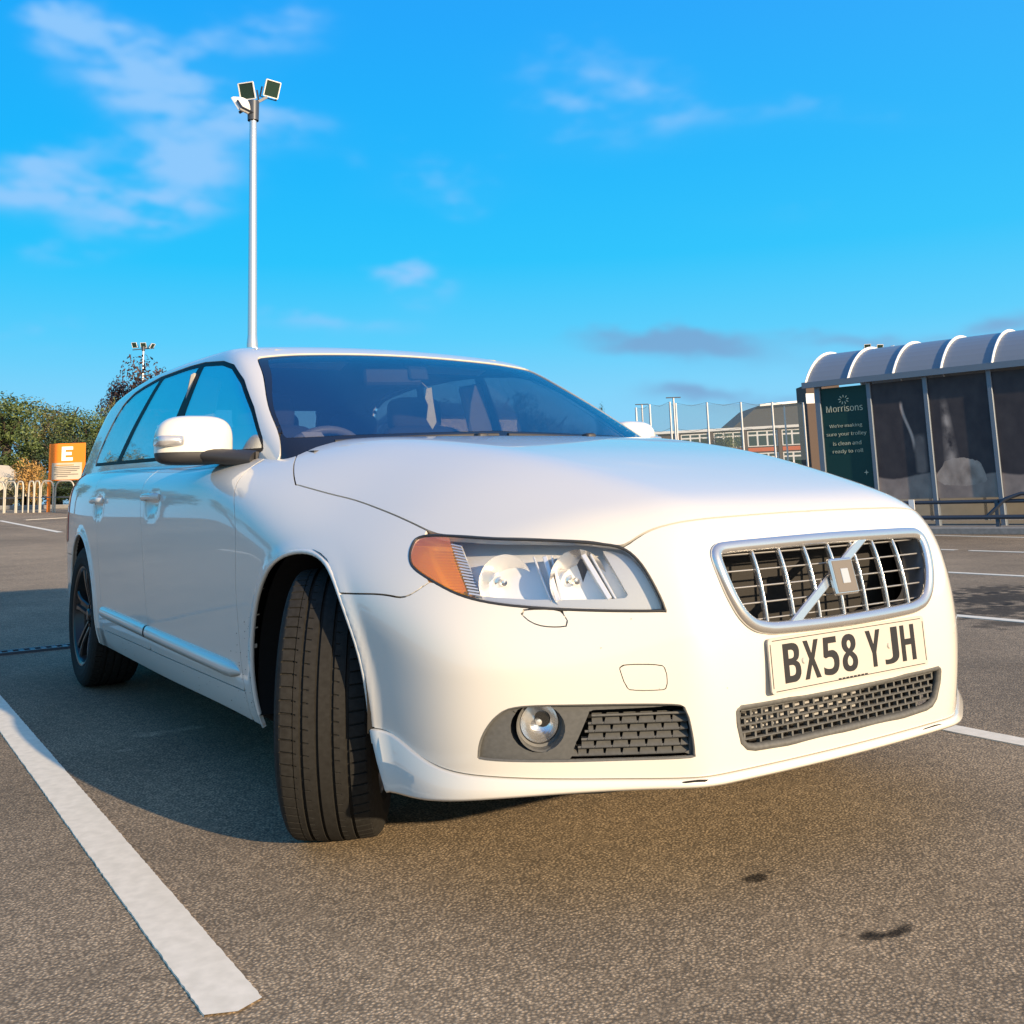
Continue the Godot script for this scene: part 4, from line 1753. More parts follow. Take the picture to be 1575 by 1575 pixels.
func asphalt() -> StandardMaterial3D:
	var n := 1024
	var cell := noise_img(3, .105, FastNoiseLite.TYPE_CELLULAR, 1, n).get_data()
	var dist := noise_img(3, .105, FastNoiseLite.TYPE_CELLULAR, 1, n, FastNoiseLite.RETURN_DISTANCE).get_data()
	var cell2 := noise_img(9, .21, FastNoiseLite.TYPE_CELLULAR, 1, n).get_data()
	var soft := noise_img(5, .012, FastNoiseLite.TYPE_SIMPLEX_SMOOTH, 4, n).get_data()
	var col := PackedByteArray()
	col.resize(n * n * 3)
	var hgt := PackedByteArray()
	hgt.resize(n * n)
	for i in n * n:
		var c := cell[i] / 255.0
		var d := dist[i] / 255.0
		var c2 := cell2[i] / 255.0
		var s := soft[i] / 255.0
		# stones in a dark binder
		var stone := clampf(1.25 - d * 1.9, 0.0, 1.0)
		var v := lerpf(.57, .81 + .36 * (c - .45) + .30 * (c2 - .5), stone) * (.92 + .18 * s)
		var warm := .5 + .5 * c2
		col[i * 3] = clampi(int(v * (209 + 8 * warm)), 0, 255)
		col[i * 3 + 1] = clampi(int(v * 191), 0, 255)
		col[i * 3 + 2] = clampi(int(v * (163 - 8 * warm)), 0, 255)
		hgt[i] = clampi(int(255.0 * (stone * (.45 + .4 * c) + .15 * c2)), 0, 255)
	var m := StandardMaterial3D.new()
	m.albedo_texture = ImageTexture.create_from_image(Image.create_from_data(n, n, false, Image.FORMAT_RGB8, col))
	m.albedo_color = Color(1, 1, 1)
	m.roughness = .88
	m.metallic_specular = .35
	m.heightmap_enabled = true
	m.heightmap_texture = ImageTexture.create_from_image(Image.create_from_data(n, n, false, Image.FORMAT_L8, hgt))
	m.heightmap_scale = .075
	# patches, stains and wear over a 24 m square
	var k := 1024
	var big := noise_img(21, .0045, FastNoiseLite.TYPE_SIMPLEX_SMOOTH, 5, k).get_data()
	var mid := noise_img(22, .03, FastNoiseLite.TYPE_SIMPLEX_SMOOTH, 4, k).get_data()
	var spots := noise_img(23, .05, FastNoiseLite.TYPE_CELLULAR, 1, k, FastNoiseLite.RETURN_DISTANCE).get_data()
	var buf := PackedByteArray()
	buf.resize(k * k * 3)
	for i in k * k:
		var v := .90 + .26 * (big[i] / 255.0 - .5) + .14 * (mid[i] / 255.0 - .5)
		var b := clampi(int(255 * v), 0, 255)
		buf[i * 3] = b
		buf[i * 3 + 1] = b
		buf[i * 3 + 2] = clampi(b - 1, 0, 255)
	var over := Image.create_from_data(k, k, false, Image.FORMAT_RGB8, buf)
	var kk := 2048
	over.resize(kk, kk, Image.INTERPOLATE_CUBIC)
	var fn := FastNoiseLite.new()
	fn.seed = 5
	fn.frequency = .09
	fn.fractal_octaves = 4
	# stains: [x, y, half size along x, half size along y, depth]; spilled oil, a damp patch, tyre scuffs, a pale scrape
	for s in [[.809, -.205, .018, .035, .55], [.80, -.16, .010, .012, .4], [1.131, -.255, .020, .030, .62], [1.150, -.20, .014, .034, .6], [1.10, -.29, .012, .012, .5], [-1.75, 4.85, .30, .62, .46], [-1.35, 4.2, .22, .45, .44], [-2.1, 5.3, .20, .40, .40], [-1.0, 3.75, .14, .30, .3], [-1.545, -.85, .035, .13, -.5], [-1.35, -1.02, .02, .05, -.35], [1.9, -1.0, .05, .9, .10], [2.2, .6, .06, 1.1, .10], [1.5, 1.8, .05, 1.2, .09], [-6.5, 3.0, .3, .8, .18], [-7.5, -1.2, .5, .35, .16]]:
		var cx: float = (s[0] + 12.0) / 24.0 * kk
		var cy: float = (s[1] + 12.0) / 24.0 * kk
		var rx: float = s[2] / 24.0 * kk
		var ry: float = s[3] / 24.0 * kk
		for yy in range(int(cy - ry * 1.7) - 1, int(cy + ry * 1.7) + 2):
			for xx in range(int(cx - rx * 1.7) - 1, int(cx + rx * 1.7) + 2):
				var q := sqrt(((xx - cx) / rx) ** 2 + ((yy - cy) / ry) ** 2) + fn.get_noise_2d(xx, yy) * .9
				var f: float = 1.0 - s[4] * (1.0 - smoothstep(.55, 1.1, q))
				var c := over.get_pixel(posmod(xx, kk), posmod(yy, kk))
				over.set_pixel(posmod(xx, kk), posmod(yy, kk), Color(minf(c.r * f, 1.0), minf(c.g * f, 1.0), minf(c.b * f, 1.0)))
	m.detail_enabled = true
	m.detail_blend_mode = BaseMaterial3D.BLEND_MODE_MUL
	m.detail_uv_layer = BaseMaterial3D.DETAIL_UV_2
	m.detail_albedo = ImageTexture.create_from_image(over)
	return m


func grain(m: StandardMaterial3D, seed_: int, lo: Color, hi: Color, freq: float, size_m: float, bump := 0.0) -> StandardMaterial3D:
	var t := NoiseTexture2D.new()
	t.width = 512
	t.height = 512
	t.seamless = true
	var f := FastNoiseLite.new()
	f.seed = seed_
	f.frequency = freq
	f.fractal_octaves = 5
	t.noise = f
	var g := Gradient.new()
	g.set_color(0, lo)
	g.set_color(1, hi)
	t.color_ramp = g
	m.albedo_texture = t
	m.uv1_triplanar = true
	m.uv1_world_triplanar = true
	m.uv1_scale = Vector3.ONE / size_m
	if bump > 0.0:
		m.heightmap_enabled = true
		m.heightmap_texture = t
		m.heightmap_scale = bump
	return m


func materials() -> void:
	M.paint = mat(.665, .64, .575, .38)
	M.paint.clearcoat_enabled = true
	M.paint.clearcoat = 1.0
	M.paint.clearcoat_roughness = .025
	M.asphalt = asphalt()
	M.line = grain(mat(.92, .835, .67, .75), 31, Color(.91, .91, .90), Color(1, 1, 1), .03, .8, .02)
	M.rubber = grain(mat(.029, .0285, .028, .85, 0, .3), 41, Color(.72, .70, .66), Color(1, 1, .97), .03, .25, .03)
	M.alloy = mat(.010, .010, .011, .35, .0, .4)
	M.alloy.clearcoat_enabled = true
	M.alloy.clearcoat = .3
	M.alloy.clearcoat_roughness = .1
	M.steel = mat(.25, .24, .23, .4, 1.0)
	M.chrome = mat(.82, .77, .70, .14, 1.0)
	M.reflector = mat(.78, .78, .76, .33, .25)
	M.chrome_soft = mat(.70, .69, .67, .20, .82)
	M.mud = mat(.10, .075, .05, .95)
	M.bowl = mat(.78, .78, .78, .17, .85)
	M.bar_grey = mat(.50, .49, .47, .35, .6)
	M.satin_bright = mat(.80, .80, .79, .28, .5)
	M.satin = mat(.52, .52, .51, .40, .5)
	M.satin_dark = mat(.13, .13, .135, .32, .4)
	M.seal = mat(.03, .03, .03, .5)
	M.plastic = mat(.028, .028, .030, .55)
	M.plastic_grey = grain(mat(.12, .122, .118, .62), 47, Color(.8, .8, .8), Color(1, 1, 1), .05, .3)
	M.black = mat(.012, .012, .012, .8, 0, .3)
	M.radiator = mat(.016, .015, .014, .8)
	M.trim = mat(.008, .008, .009, .5, 0, .2)
	M.frit = mat(.010, .010, .012, .12)
	M.screen = pane(.0, .008, .014, .38)
	M.window = pane(.006, .010, .012, .55)
	M.clear = pane(.85, .84, .80, .018)
	M.lamp_clear = mat(.55, .55, .56, .12, .6)
	M.amber = pane(1.0, .24, .004, .42, .08)
	M.mirror_boost_front = mirror_sheet(.20)
	M.mirror_boost_side = mirror_sheet(.58)
	M.amber_back = mat(1.0, .50, .03, .30, .5)
	M.bulb = mat(.75, .74, .70, .15, .6)
	M.badge = mat(.20, .17, .14, .35, .3)
	M.badge_pale = mat(.55, .55, .55, .3, .5)
	M.plate = mat(.50, .47, .42, .35)
	M.ink = mat(.012, .012, .014, .5)
	M.red_lens = mat(.30, .015, .012, .10)
	M.mirror = mat(.85, .86, .88, .02, 1.0)
	M.dash = mat(.022, .022, .024, .65)
	M.seat = mat(.022, .022, .023, .85)
	M.lining = mat(.05, .048, .046, .9)
	M.rim_grey = mat(.14, .14, .14, .5)
	M.trim_pale = mat(.42, .39, .33, .8)
	M.tag = mat(.55, .52, .36, .7)
	M.galv = mat(.62, .62, .62, .34, .75)
	M.galv_dark = mat(.055, .065, .085, .45, .3)
	M.frame_blue = mat(.16, .19, .23, .45, .3)
	M.vault = mat(.15, .175, .20, .45)
	M.vault.clearcoat_enabled = true
	M.rib = mat(.78, .77, .74, .4)
	M.kerb = grain(mat(.30, .29, .27, .9), 51, Color(.8, .8, .8), Color(1, 1, 1), .03, 1.5)
	M.orange = mat(.90, .235, .015, .5)
	M.white = mat(.80, .79, .76, .5)
	M.hoop = mat(.40, .38, .33, .45, .3)
	M.bark = grain(mat(.10, .075, .055, .95), 61, Color(.6, .6, .6), Color(1, 1, 1), .04, 1.0)
	M.leaf = mat(1, 1, 1, .6)
	M.leaf.vertex_color_use_as_albedo = true
	M.leaf.backlight_enabled = true
	M.leaf.backlight = Color(.35, .38, .16)
	M.brick = grain(mat(.135, .10, .08, .9), 71, Color(.75, .72, .7), Color(1, 1, 1), .08, 2.0)
	M.cream = grain(mat(.62, .55, .43, .85), 73, Color(.88, .88, .88), Color(1, 1, 1), .02, 4.0)
	M.slate = grain(mat(.035, .042, .060, .7), 75, Color(.7, .7, .7), Color(1, 1, 1), .05, 3.0)
	M.band = mat(.55, .12, .03, .7)
	M.glass_far = mat(.020, .045, .035, .08)
	M.net = mat(.10, .14, .17, .8)
	M.net.albedo_color.a = .30
	M.net.transparency = BaseMaterial3D.TRANSPARENCY_ALPHA
	M.pole = mat(.55, .56, .57, .45, .3)
	M.poster_green = mat(.014, .052, .047, .4, 0, .3)
	M.poster_text = mat(.50, .50, .36, .5)
	M.grass = grain(mat(.06, .09, .025, .95), 81, Color(.6, .6, .6), Color(1, 1, 1), .05, 2.0)


# an added part-mirroring sheet over a pane, there to strengthen its sky reflection
func mirror_sheet(share: float) -> StandardMaterial3D:
	var im := Image.create(4, 4, false, Image.FORMAT_RGB8)
	im.fill(Color.WHITE)
	var m := mat(.80, .90, 1.0, .03, 1.0)
	m.albedo_color.a = share
	m.albedo_texture = ImageTexture.create_from_image(im)
	m.transparency = BaseMaterial3D.TRANSPARENCY_ALPHA
	return m


func poster_image(which: int) -> StandardMaterial3D:
	# generic dark kitchen print: a floury table, a mound of dough, drifting flour
	var w := 256
	var h := 384
	var f := FastNoiseLite.new()
	f.seed = 90
	f.frequency = .012
	f.fractal_octaves = 5
	var im := Image.create(w, h, false, Image.FORMAT_RGB8)
	for y in h:
		for x in w:
			var X := (x + which * w) / float(w)
			var Y := y / float(h)
			var nz := f.get_noise_2d(x + which * w, y) * .5 + .5
			var c := Color(.040, .036, .042).lerp(Color(.075, .066, .068), nz)
			# table
			var top := .80 + .02 * sin(X * 5.0) + .02 * (nz - .5)
			if Y > top:
				c = c.lerp(Color(.40, .31, .26), smoothstep(top, top + .02, Y) * (.45 + .55 * nz))
			# dough
			var dx := (X - 1.44 + .03 * sin(Y * 30.0 + nz * 6.0)) / .42
			var dy := (Y - .855 + .03 * nz) / (.17 if Y < .855 else .06)
			var d := dx * dx + dy * dy
			if d < 1.0:
				c = Color(.46, .37, .31).lerp(Color(.20, .155, .13), clampf(nz * 1.6 - .35, 0, 1))
			# flour plume
			var px := absf(X - 1.22 - .10 * Y) / (.05 + .14 * Y)
			var pl := clampf(1.0 - px, 0, 1) * smoothstep(.14, .30, Y) * (1.0 - smoothstep(.62, .86, Y)) * clampf(nz * 1.7 - .25, 0, 1)
			c = c.lerp(Color(.55, .46, .40), pl * .9)
			# falling stream on the first sheet
			var sx := absf(X - (.55 + .18 * smoothstep(.2, .55, Y))) / .035
			var st := clampf(1.2 - sx, 0, 1) * smoothstep(.16, .22, Y) * (1.0 - smoothstep(.5, .62, Y))
			c = c.lerp(Color(.55, .42, .35), st)
			var bx := clampf(1.0 - absf(X - .84) / .13, 0, 1) * smoothstep(.44, .52, Y) * (1.0 - smoothstep(.76, .80, Y))
			c = c.lerp(Color(.28, .215, .185), clampf(bx * 2.0, 0, 1) * (.4 + .5 * nz))
			im.set_pixel(x, y, c.linear_to_srgb())
	var m := StandardMaterial3D.new()
	m.albedo_texture = ImageTexture.create_from_image(im)
	m.roughness = .5
	m.metallic_specular = .25
	return m


func sky_panorama(sun_dir: Vector3) -> PanoramaSkyMaterial:
	var w := 2048
	var h := 1024
	var f := FastNoiseLite.new()
	f.seed = 12
	f.frequency = 2.2
	f.fractal_octaves = 5
	f.fractal_gain = .55
	var f2 := FastNoiseLite.new()
	f2.seed = 77
	f2.frequency = .9
	f2.fractal_octaves = 4
	# banks of thin cloud: [pixel x, y of the photograph, half width, half height, density]; a pixel is only a direction here
	var banks := [[125, 50, 85, 42, .7], [215, 105, 120, 58, .75], [290, 165, 120, 48, .7], [400, 200, 130, 38, .6], [430, 50, 110, 52, .5], [45, 258, 85, 30, .85], [15, 312, 110, 24, .65], [130, 300, 95, 26, .65], [290, 264, 95, 32, .95], [245, 315, 115, 30, .75], [205, 346, 110, 22, .55], [90, 390, 140, 30, .4], [150, 225, 90, 22, .4], [650, 446, 62, 32, .75], [520, 500, 140, 22, .55], [950, 190, 190, 55, .45], [900, 100, 160, 60, .35], [660, 275, 150, 50, .38], [1300, 175, 260, 28, .25], [60, 520, 110, 30, .4], [1190, 330, 160, 30, .2], [710, 325, 30, 22, .4]]
	var low_banks := [[1050, 535, 140, 22, 1.0], [1345, 516, 130, 17, 1.0], [1530, 495, 90, 26, .9], [1130, 606, 170, 24, .9], [1330, 560, 200, 20, .4]]
	var buf := PackedFloat32Array()
	buf.resize(w * h * 3)
	var grad := Gradient.new()
	# clear air by elevation (0 = horizon, 1 = zenith), linear values
	grad.offsets = PackedFloat32Array([0.0, .06, .097, .145, .20, .295, .55, 1.0])
	grad.colors = PackedColorArray([Color(.36, .66, .94), Color(.225, .67, .99), Color(.10, .63, 1.0), Color(.018, .56, 1.0), Color(.006, .485, 1.0), Color(.005, .39, .99), Color(.025, .23, .74), Color(.085, .195, .50)])
	for j in h:
		var el := (.5 - (j + .5) / h) * PI
		var base := grad.sample(clampf(el / (PI / 2), 0, 1))
		for i in w:
			var k := (j * w + i) * 3
			var c := base
			if el > 0.0:
				var az := ((fposmod(i + w / 4.0, w) + .5) / w - .5) * TAU
				var d := Vector3(cos(az) * cos(el), sin(el), sin(az) * cos(el))
				var s := Vector3(d.x, -d.z, d.y)
				# scattered thin cloud everywhere, seen at a slant
				var rr := 1.0 / (tan(el) + .2)
				var u := cos(az) * rr
				var v := sin(az) * rr
				var nz := f2.get_noise_2d(u * 1.2 + 3.1, v * 1.6 - 1.7)
				var cov := 0.0
				var grey := 0.0
				var fz := s.dot(cam_f)
				var inside := 0.0
				if fz > .5:
					var px := 787.5 + CAM_F * s.dot(cam_r) / fz
					var py := CAM_CY - CAM_F * s.dot(cam_u) / fz
					if px > -500 and px < 2100 and py > -600:
						inside = smoothstep(-500, -150, px) * (1.0 - smoothstep(1750, 2100, px)) * smoothstep(-600, -200, py)
						var n1 := f.get_noise_3d(d.x * 2.4, d.y * 6.5 + d.x * .8, d.z * 2.4)
						var n2 := f2.get_noise_3d(d.x * 16.0, d.y * 42.0, d.z * 16.0)
						var wx := px + n1 * 40.0 + n2 * 12.0
						var wy := py + n1 * 30.0 + n2 * 14.0
						var sum := 0.0
						for q in banks:
							var e: float = ((wx - q[0]) / q[2]) ** 2 + ((wy - q[1]) / q[3]) ** 2
							if e < 6.0:
								sum += q[4] * exp(-e)
						var sg := 0.0
						for q in low_banks:
							var e: float = ((wx - q[0]) / q[2]) ** 2 + ((wy - q[1]) / q[3]) ** 2
							if e < 6.0:
								sg += q[4] * exp(-e)
						cov = smoothstep(.16, 1.15, sum * (.95 + 1.0 * n1 + 1.15 * n2)) * .78 + .07 * smoothstep(.0, .8, sum)
						grey = smoothstep(.15, .9, sg * (.9 + .8 * n1)) * .75
				cov = maxf(cov, smoothstep(.2, .7, nz) * .22 * (1.0 - inside))
				c = c.lerp(Color(.31, .61, 1.0), clampf(cov, 0, .9))
				c = c.lerp(Color(.20, .34, .60), clampf(grey, 0, .9))
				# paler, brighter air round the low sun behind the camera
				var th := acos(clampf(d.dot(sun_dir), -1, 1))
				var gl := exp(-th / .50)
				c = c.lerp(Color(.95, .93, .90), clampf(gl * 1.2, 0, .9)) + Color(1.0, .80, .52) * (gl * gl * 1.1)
			buf[k] = c.r
			buf[k + 1] = c.g
			buf[k + 2] = c.b
	var im := Image.create_from_data(w, h, false, Image.FORMAT_RGBF, buf.to_byte_array())
	var m := PanoramaSkyMaterial.new()
	m.panorama = ImageTexture.create_from_image(im)
	return m


# ================================================================ the car park
func ground() -> void:
	var xs := []
	for a in [[-420.0, -120.0, 10.0], [-120.0, -45.0, 5.0], [-45.0, -20.0, 1.5], [-20.0, 8.0, .5], [8.0, 60.0, 6.0], [60.0, 401.0, 20.0]]:
		var x: float = a[0]
		while x < a[1] - 1e-3:
			xs.append(x)
			x += a[2]
	var ysn := []
	for a in [[-400.0, -60.0, 20.0], [-60.0, -8.0, 4.0], [-8.0, 30.0, .8], [30.0, 80.0, 4.0], [80.0, 401.0, 20.0]]:
		var y: float = a[0]
		while y < a[1] - 1e-3:
			ysn.append(y)
			y += a[2]
	var v := PackedVector3Array()
	var n := PackedVector3Array()
	var uv := PackedVector2Array()
	var uv2 := PackedVector2Array()
	var idx := PackedInt32Array()
	var ny := ysn.size()
	for x in xs:
		for y in ysn:
			v.append(P(x, y, ground_h(x, y)))
			var gx := (ground_h(x + .2, y) - ground_h(x - .2, y)) / .4
			var gy := (ground_h(x, y + .2) - ground_h(x, y - .2)) / .4
			n.append(P(-gx, -gy, 1).normalized())
			uv.append(Vector2(x, y) / .72)
			uv2.append(Vector2((x + 12.0) / 24.0, (y + 12.0) / 24.0))
	for i in xs.size() - 1:
		for j in ny - 1:
			var a := i * ny + j
			var q := [a, a + 1, a + ny + 1, a + ny]
			# clockwise seen from above
			var o := (v[q[1]] - v[q[0]]).cross(v[q[2]] - v[q[0]]).y > 0
			for t in ([[0, 2, 1], [0, 3, 2]] if o else [[0, 1, 2], [0, 2, 3]]):
				for e in t:
					idx.append(q[e])
	var arr := []
	arr.resize(Mesh.ARRAY_MAX)
	arr[Mesh.ARRAY_VERTEX] = v
	arr[Mesh.ARRAY_NORMAL] = n
	arr[Mesh.ARRAY_TEX_UV] = uv
	arr[Mesh.ARRAY_TEX_UV2] = uv2
	arr[Mesh.ARRAY_INDEX] = idx
	var m := ArrayMesh.new()
	m.add_surface_from_arrays(Mesh.PRIMITIVE_TRIANGLES, arr)
	single("ground", m, M.asphalt, "brown grey asphalt of the car park", "", "", "structure")


# a painted strip from a to b (site x, y), ragged at its edges
func painted(a: Vector2, b: Vector2, width: float, step := .05, rough := .0015) -> void:
	var B := MB.new()
	var d := (b - a)
	var L := d.length()
	d /= L
	var s := Vector2(-d.y, d.x)
	var n := maxi(2, int(L / step))
	var prev := []
	for i in n + 1:
		var f := float(i) / n
		var c := a + d * L * f
		var row := []
		for k in [-1.0, 1.0]:
			var q: Vector2 = c + s * (k * (width * .5 + rng.randf_range(-rough, rough)))
			# slightly bowed ends, as the paint was laid
			if i == 0 or i == n:
				q += d * (rng.randf_range(-.004, .004))
			row.append(q)
		if i == 0 or i == n:
			row.insert(1, c + d * (.022 if i == n else -.022))
		else:
			row.insert(1, c)
		var pts := []
		for q in row:
			pts.append(P(q.x, q.y, ground_h(q.x, q.y) + .0040))
		if prev:
			for k in 2:
				B.quad(prev[k], prev[k + 1], pts[k + 1], pts[k], Vector3.UP)
			var dn := Vector3(0, -.0045, 0)
			B.quad(prev[0], pts[0], pts[0] + dn, prev[0] + dn, pts[0] - pts[2])
			B.quad(prev[2], pts[2], pts[2] + dn, prev[2] + dn, pts[2] - pts[0])
		else:
			pass
		prev = pts
	single("bay_line", B, M.line, "white painted line of a parking bay", "", "", "structure")


func markings() -> void:
	painted(Vector2(-4.66, -1.292), Vector2(.68, -1.292), .098, .012, .0012)
	painted(Vector2(-4.66, 1.268), Vector2(.70, 1.268), .088, .05)
	for k in [2, 3, 4, 5]:
		painted(Vector2(-4.62, 1.268 + 2.57 * (k - 1)), Vector2(.70, 1.268 + 2.57 * (k - 1)), .085, .1)
	for k in [0, 1, 2, 3, 4, 5]:
		painted(Vector2(-9.9, 1.268 + 2.57 * (k - 1)), Vector2(-4.80, 1.268 + 2.57 * (k - 1)), .085, .15)
	for k in [2, 3, 4, 5]:
		painted(Vector2(-4.66, -1.292 - 2.57 * (k - 1)), Vector2(.70, -1.292 - 2.57 * (k - 1)), .09, .15)
		painted(Vector2(-9.9, -1.292 - 2.57 * (k - 1)), Vector2(-4.80, -1.292 - 2.57 * (k - 1)), .09, .2)
	# bays across the aisle, far left
	var a := gpix(0, 801)
	var b := gpix(93, 819)
	painted(Vector2(a.x, a.y), Vector2(b.x, b.y), .11, .3)
	a = gpix(38, 800)
	b = gpix(107, 796)
	painted(Vector2(a.x, a.y), Vector2(b.x, b.y), .10, .3)
	# slotted drain channel behind the car
	var B := MB.new()
	for s in [-1.0, 1.0]:
		var n := 24
		for i in n:
			var y0 := lerpf(-6.0, 1.2, float(i) / n)
			var y1 := lerpf(-6.0, 1.2, float(i + 1) / n)
			B.bar(P(-4.33 + s * .055, y0, .008), P(-4.33 + s * .055, y1, .008), .022, .016)
	for i in 120:
		var y := -6.0 + .06 * i
		B.box(P(-4.33, y, .007), Vector3(.045, 0, 0), Vector3(0, .007, 0), Vector3(0, 0, .014))
	single("drain_channel", B, M.galv_dark, "slotted metal drain channel across the asphalt", "", "", "structure")
	B = MB.new()
	B.box(P(-4.33, -2.4, .0015), Vector3(.045, 0, 0), Vector3(0, .0015, 0), Vector3(0, 0, 3.6))
	single("drain_bed", B, M.black, "dark bed under the drain slots", "", "", "structure")


# ---------------------------------------------------------------- lamp columns
func floodlight(parent: Node3D, c: Vector3, face: Vector3, size: float) -> void:
	# a shallow square lantern: housing tapering to the back, glass in front, bracket
	face = face.normalized()
	var s := face.cross(Vector3.UP).normalized()
	var t := s.cross(face).normalized()
	var B := MB.new()
	var q := []
	for z in [[.0, .5], [-.10, .5], [-.42, .26], [-.52, .15]]:
		var ring := []
		for k in [[1, 1], [-1, 1], [-1, -1], [1, -1]]:
			ring.append(c + face * (z[0] * size) + s * (k[0] * z[1] * size) + t * (k[1] * z[1] * size))
		q.append(ring)
	for i in 3:
		for k in 4:
			var k2 := (k + 1) % 4
			B.quad(q[i][k], q[i][k2], q[i + 1][k2], q[i + 1][k], (q[i][k] + q[i][k2]) * .5 - c)
	B.quad(q[3][0], q[3][1], q[3][2], q[3][3], -face)
	for k in 4:
		B.bar(q[0][k], q[0][(k + 1) % 4], .06 * size, .07 * size, face)
	var o := part("floodlight", B, M.rib, parent)
	B = MB.new()
	B.box(c - face * (.02 * size), face * (.008 * size), s * (.47 * size), t * (.47 * size))
	part("glass", B, M.glass_far, o)
	B = MB.new()
	for k in [-1.0, 1.0]:
		B.bar(c + s * (k * .56 * size) - face * (.25 * size), c + s * (k * .56 * size) - face * (.25 * size) - t * (.62 * size), .05 * size, .14 * size, face)
	B.bar(c - s * (.58 * size) - face * (.25 * size) - t * (.62 * size), c + s * (.58 * size) - face * (.25 * size) - t * (.62 * size), .06 * size, .14 * size, face)
	part("bracket", B, M.galv_dark, o)


func lamp_column(label: String, base: Vector3, top_z: float, r0: float, r1: float, heads: Array, size: float, arm: Array) -> Node3D:
	var o := thing("lamp_column", label, "lamp post", "", P(base.x, base.y, base.z))
	var B := MB.new()
	var H := top_z - base.z
	B.lathe([[r0 * 1.5, 0.0], [r0 * 1.5, .9], [r0, 1.0], [r0, H * .42], [r0 * .84, H * .44], [r1, H], [0.0, H]], Vector3.ZERO, Vector3.UP, 24)
	part("column", B, M.galv, o)
	B = MB.new()
	B.bar(Vector3(0, H, 0) + Q(arm[0]), Vector3(0, H, 0) + Q(arm[1]), .16 * size, .16 * size)
	B.lathe([[r1 * 1.6, -.25], [r1 * 1.7, .18], [0, .2]], Vector3(0, H, 0), Vector3.UP, 14)
	part("cross_arm", B, M.galv_dark, o)
	for h in heads:
		floodlight(o, Vector3(0, H, 0) + Q(h[0]), Q(h[1]), size)
	return o


func lamps() -> void:
	var t := 21.0
	var base := dep(387, 700, t)
	var gz := ground_h(base.x, base.y)
	var top := dep(390, 146, t)
	var b := Vector3(dep(388, 540, t).x, dep(388, 540, t).y, gz)
	# directions as seen: right = camera right, towards = to the camera
	var rt := Vector3(cam_r.x, cam_r.y, 0).normalized()
	var tw := -Vector3(cam_f.x, cam_f.y, 0).normalized()
	var up := Vector3(0, 0, 1)
	var ax := (rt * .75 + tw * -.5).normalized()
	lamp_column("tall silver lamp column with three floodlights rising behind the car roof", b, top.z, .112, .074, [
		[ax * -.27 + up * .02 + tw * .02, (rt * -.75 + tw * -.35 + up * -.55)],
		[ax * -.02 + up * .42 + rt * -.12, (tw * .86 + rt * -.22 + up * -.34)],
		[ax * .42 + up * .55, (rt * .62 + tw * .62 + up * -.38)]], .35, [ax * -.30 + up * -.12, ax * .30 + up * .34])
	t = 95.0
	for q in [[220.5, 536.0, 95.0, "small distant lamp column with a wide head standing above the trees"], [1354.0, 541.0, 70.0, "lamp column head showing above the trolley shelter roof"]]:
		var p := dep(q[0], q[1], q[2])
		var gz2 := ground_h(p.x, p.y)
		lamp_column(q[3], Vector3(p.x, p.y, gz2), p.z, .13, .09, [
			[rt * -.85 + up * .35, tw * .8 + up * -.4 + rt * -.2], [rt * .0 + up * .30, tw * .8 + up * -.4], [rt * .85 + up * .2, rt * .7 + tw * .2 + up * -.5]], .50 if q[2] > 80 else .42, [rt * -1.0 + up * -.1, rt * 1.0 + up * .0])


# ---------------------------------------------------------------- trees
func crown_mesh(seed_: int, rx: float, rz: float, count: int, leaf: float, c0: Color, c1: Color, lobes: int) -> ArrayMesh:
	var r := RandomNumberGenerator.new()
	r.seed = seed_
	var cs := []
	for k in lobes:
		var d := Vector3(r.randfn(), r.randfn() * .9, r.randfn()).normalized() * pow(r.randf(), .45)
		cs.append([Vector3(d.x * rx * .72, d.y * rz * .74, d.z * rx * .72), r.randf_range(.24, .42)])
	var v := PackedVector3Array()
	var n := PackedVector3Array()
	var col := PackedColorArray()
	var idx := PackedInt32Array()
	for i in count:
		var L: Array = cs[r.randi() % lobes]
		var d := Vector3(r.randfn(), r.randfn(), r.randfn()).normalized()
		var p: Vector3 = L[0] + d * L[1] * rx * pow(r.randf(), .42) * Vector3(1, .8, 1)
		var s := leaf * r.randf_range(.55, 1.25)
		var nn := (d + Vector3(r.randfn(), r.randfn() + .5, r.randfn()) * .8).normalized()
		var a := nn.cross(Vector3(r.randfn(), r.randfn(), r.randfn())).normalized()
		var b := nn.cross(a)
		var k := v.size()
		v.append(p - a * s); v.append(p + b * s * .45); v.append(p + a * s); v.append(p - b * s * .45)
		var c := c0.lerp(c1, r.randf()) * r.randf_range(.75, 1.15)
		for e in 4:
			n.append((nn + d * .35).normalized() if (nn + d * .35).dot(nn) > 0 else nn)
			col.append(Color(c.r, c.g, c.b))
		for e in [0, 2, 1, 0, 3, 2]:
			idx.append(k + e)
	# wind the faces to agree with their normals
	for t in range(0, idx.size(), 3):
		var g := (v[idx[t + 1]] - v[idx[t]]).cross(v[idx[t + 2]] - v[idx[t]])
		if g.dot(n[idx[t]]) > 0:
			var x := idx[t + 1]
			idx[t + 1] = idx[t + 2]
			idx[t + 2] = x
	var arr := []
	arr.resize(Mesh.ARRAY_MAX)
	arr[Mesh.ARRAY_VERTEX] = v
	arr[Mesh.ARRAY_NORMAL] = n
	arr[Mesh.ARRAY_COLOR] = col
	arr[Mesh.ARRAY_INDEX] = idx
	var m := ArrayMesh.new()
	m.add_surface_from_arrays(Mesh.PRIMITIVE_TRIANGLES, arr)
	return m


var crowns := {}
var trunks := {}


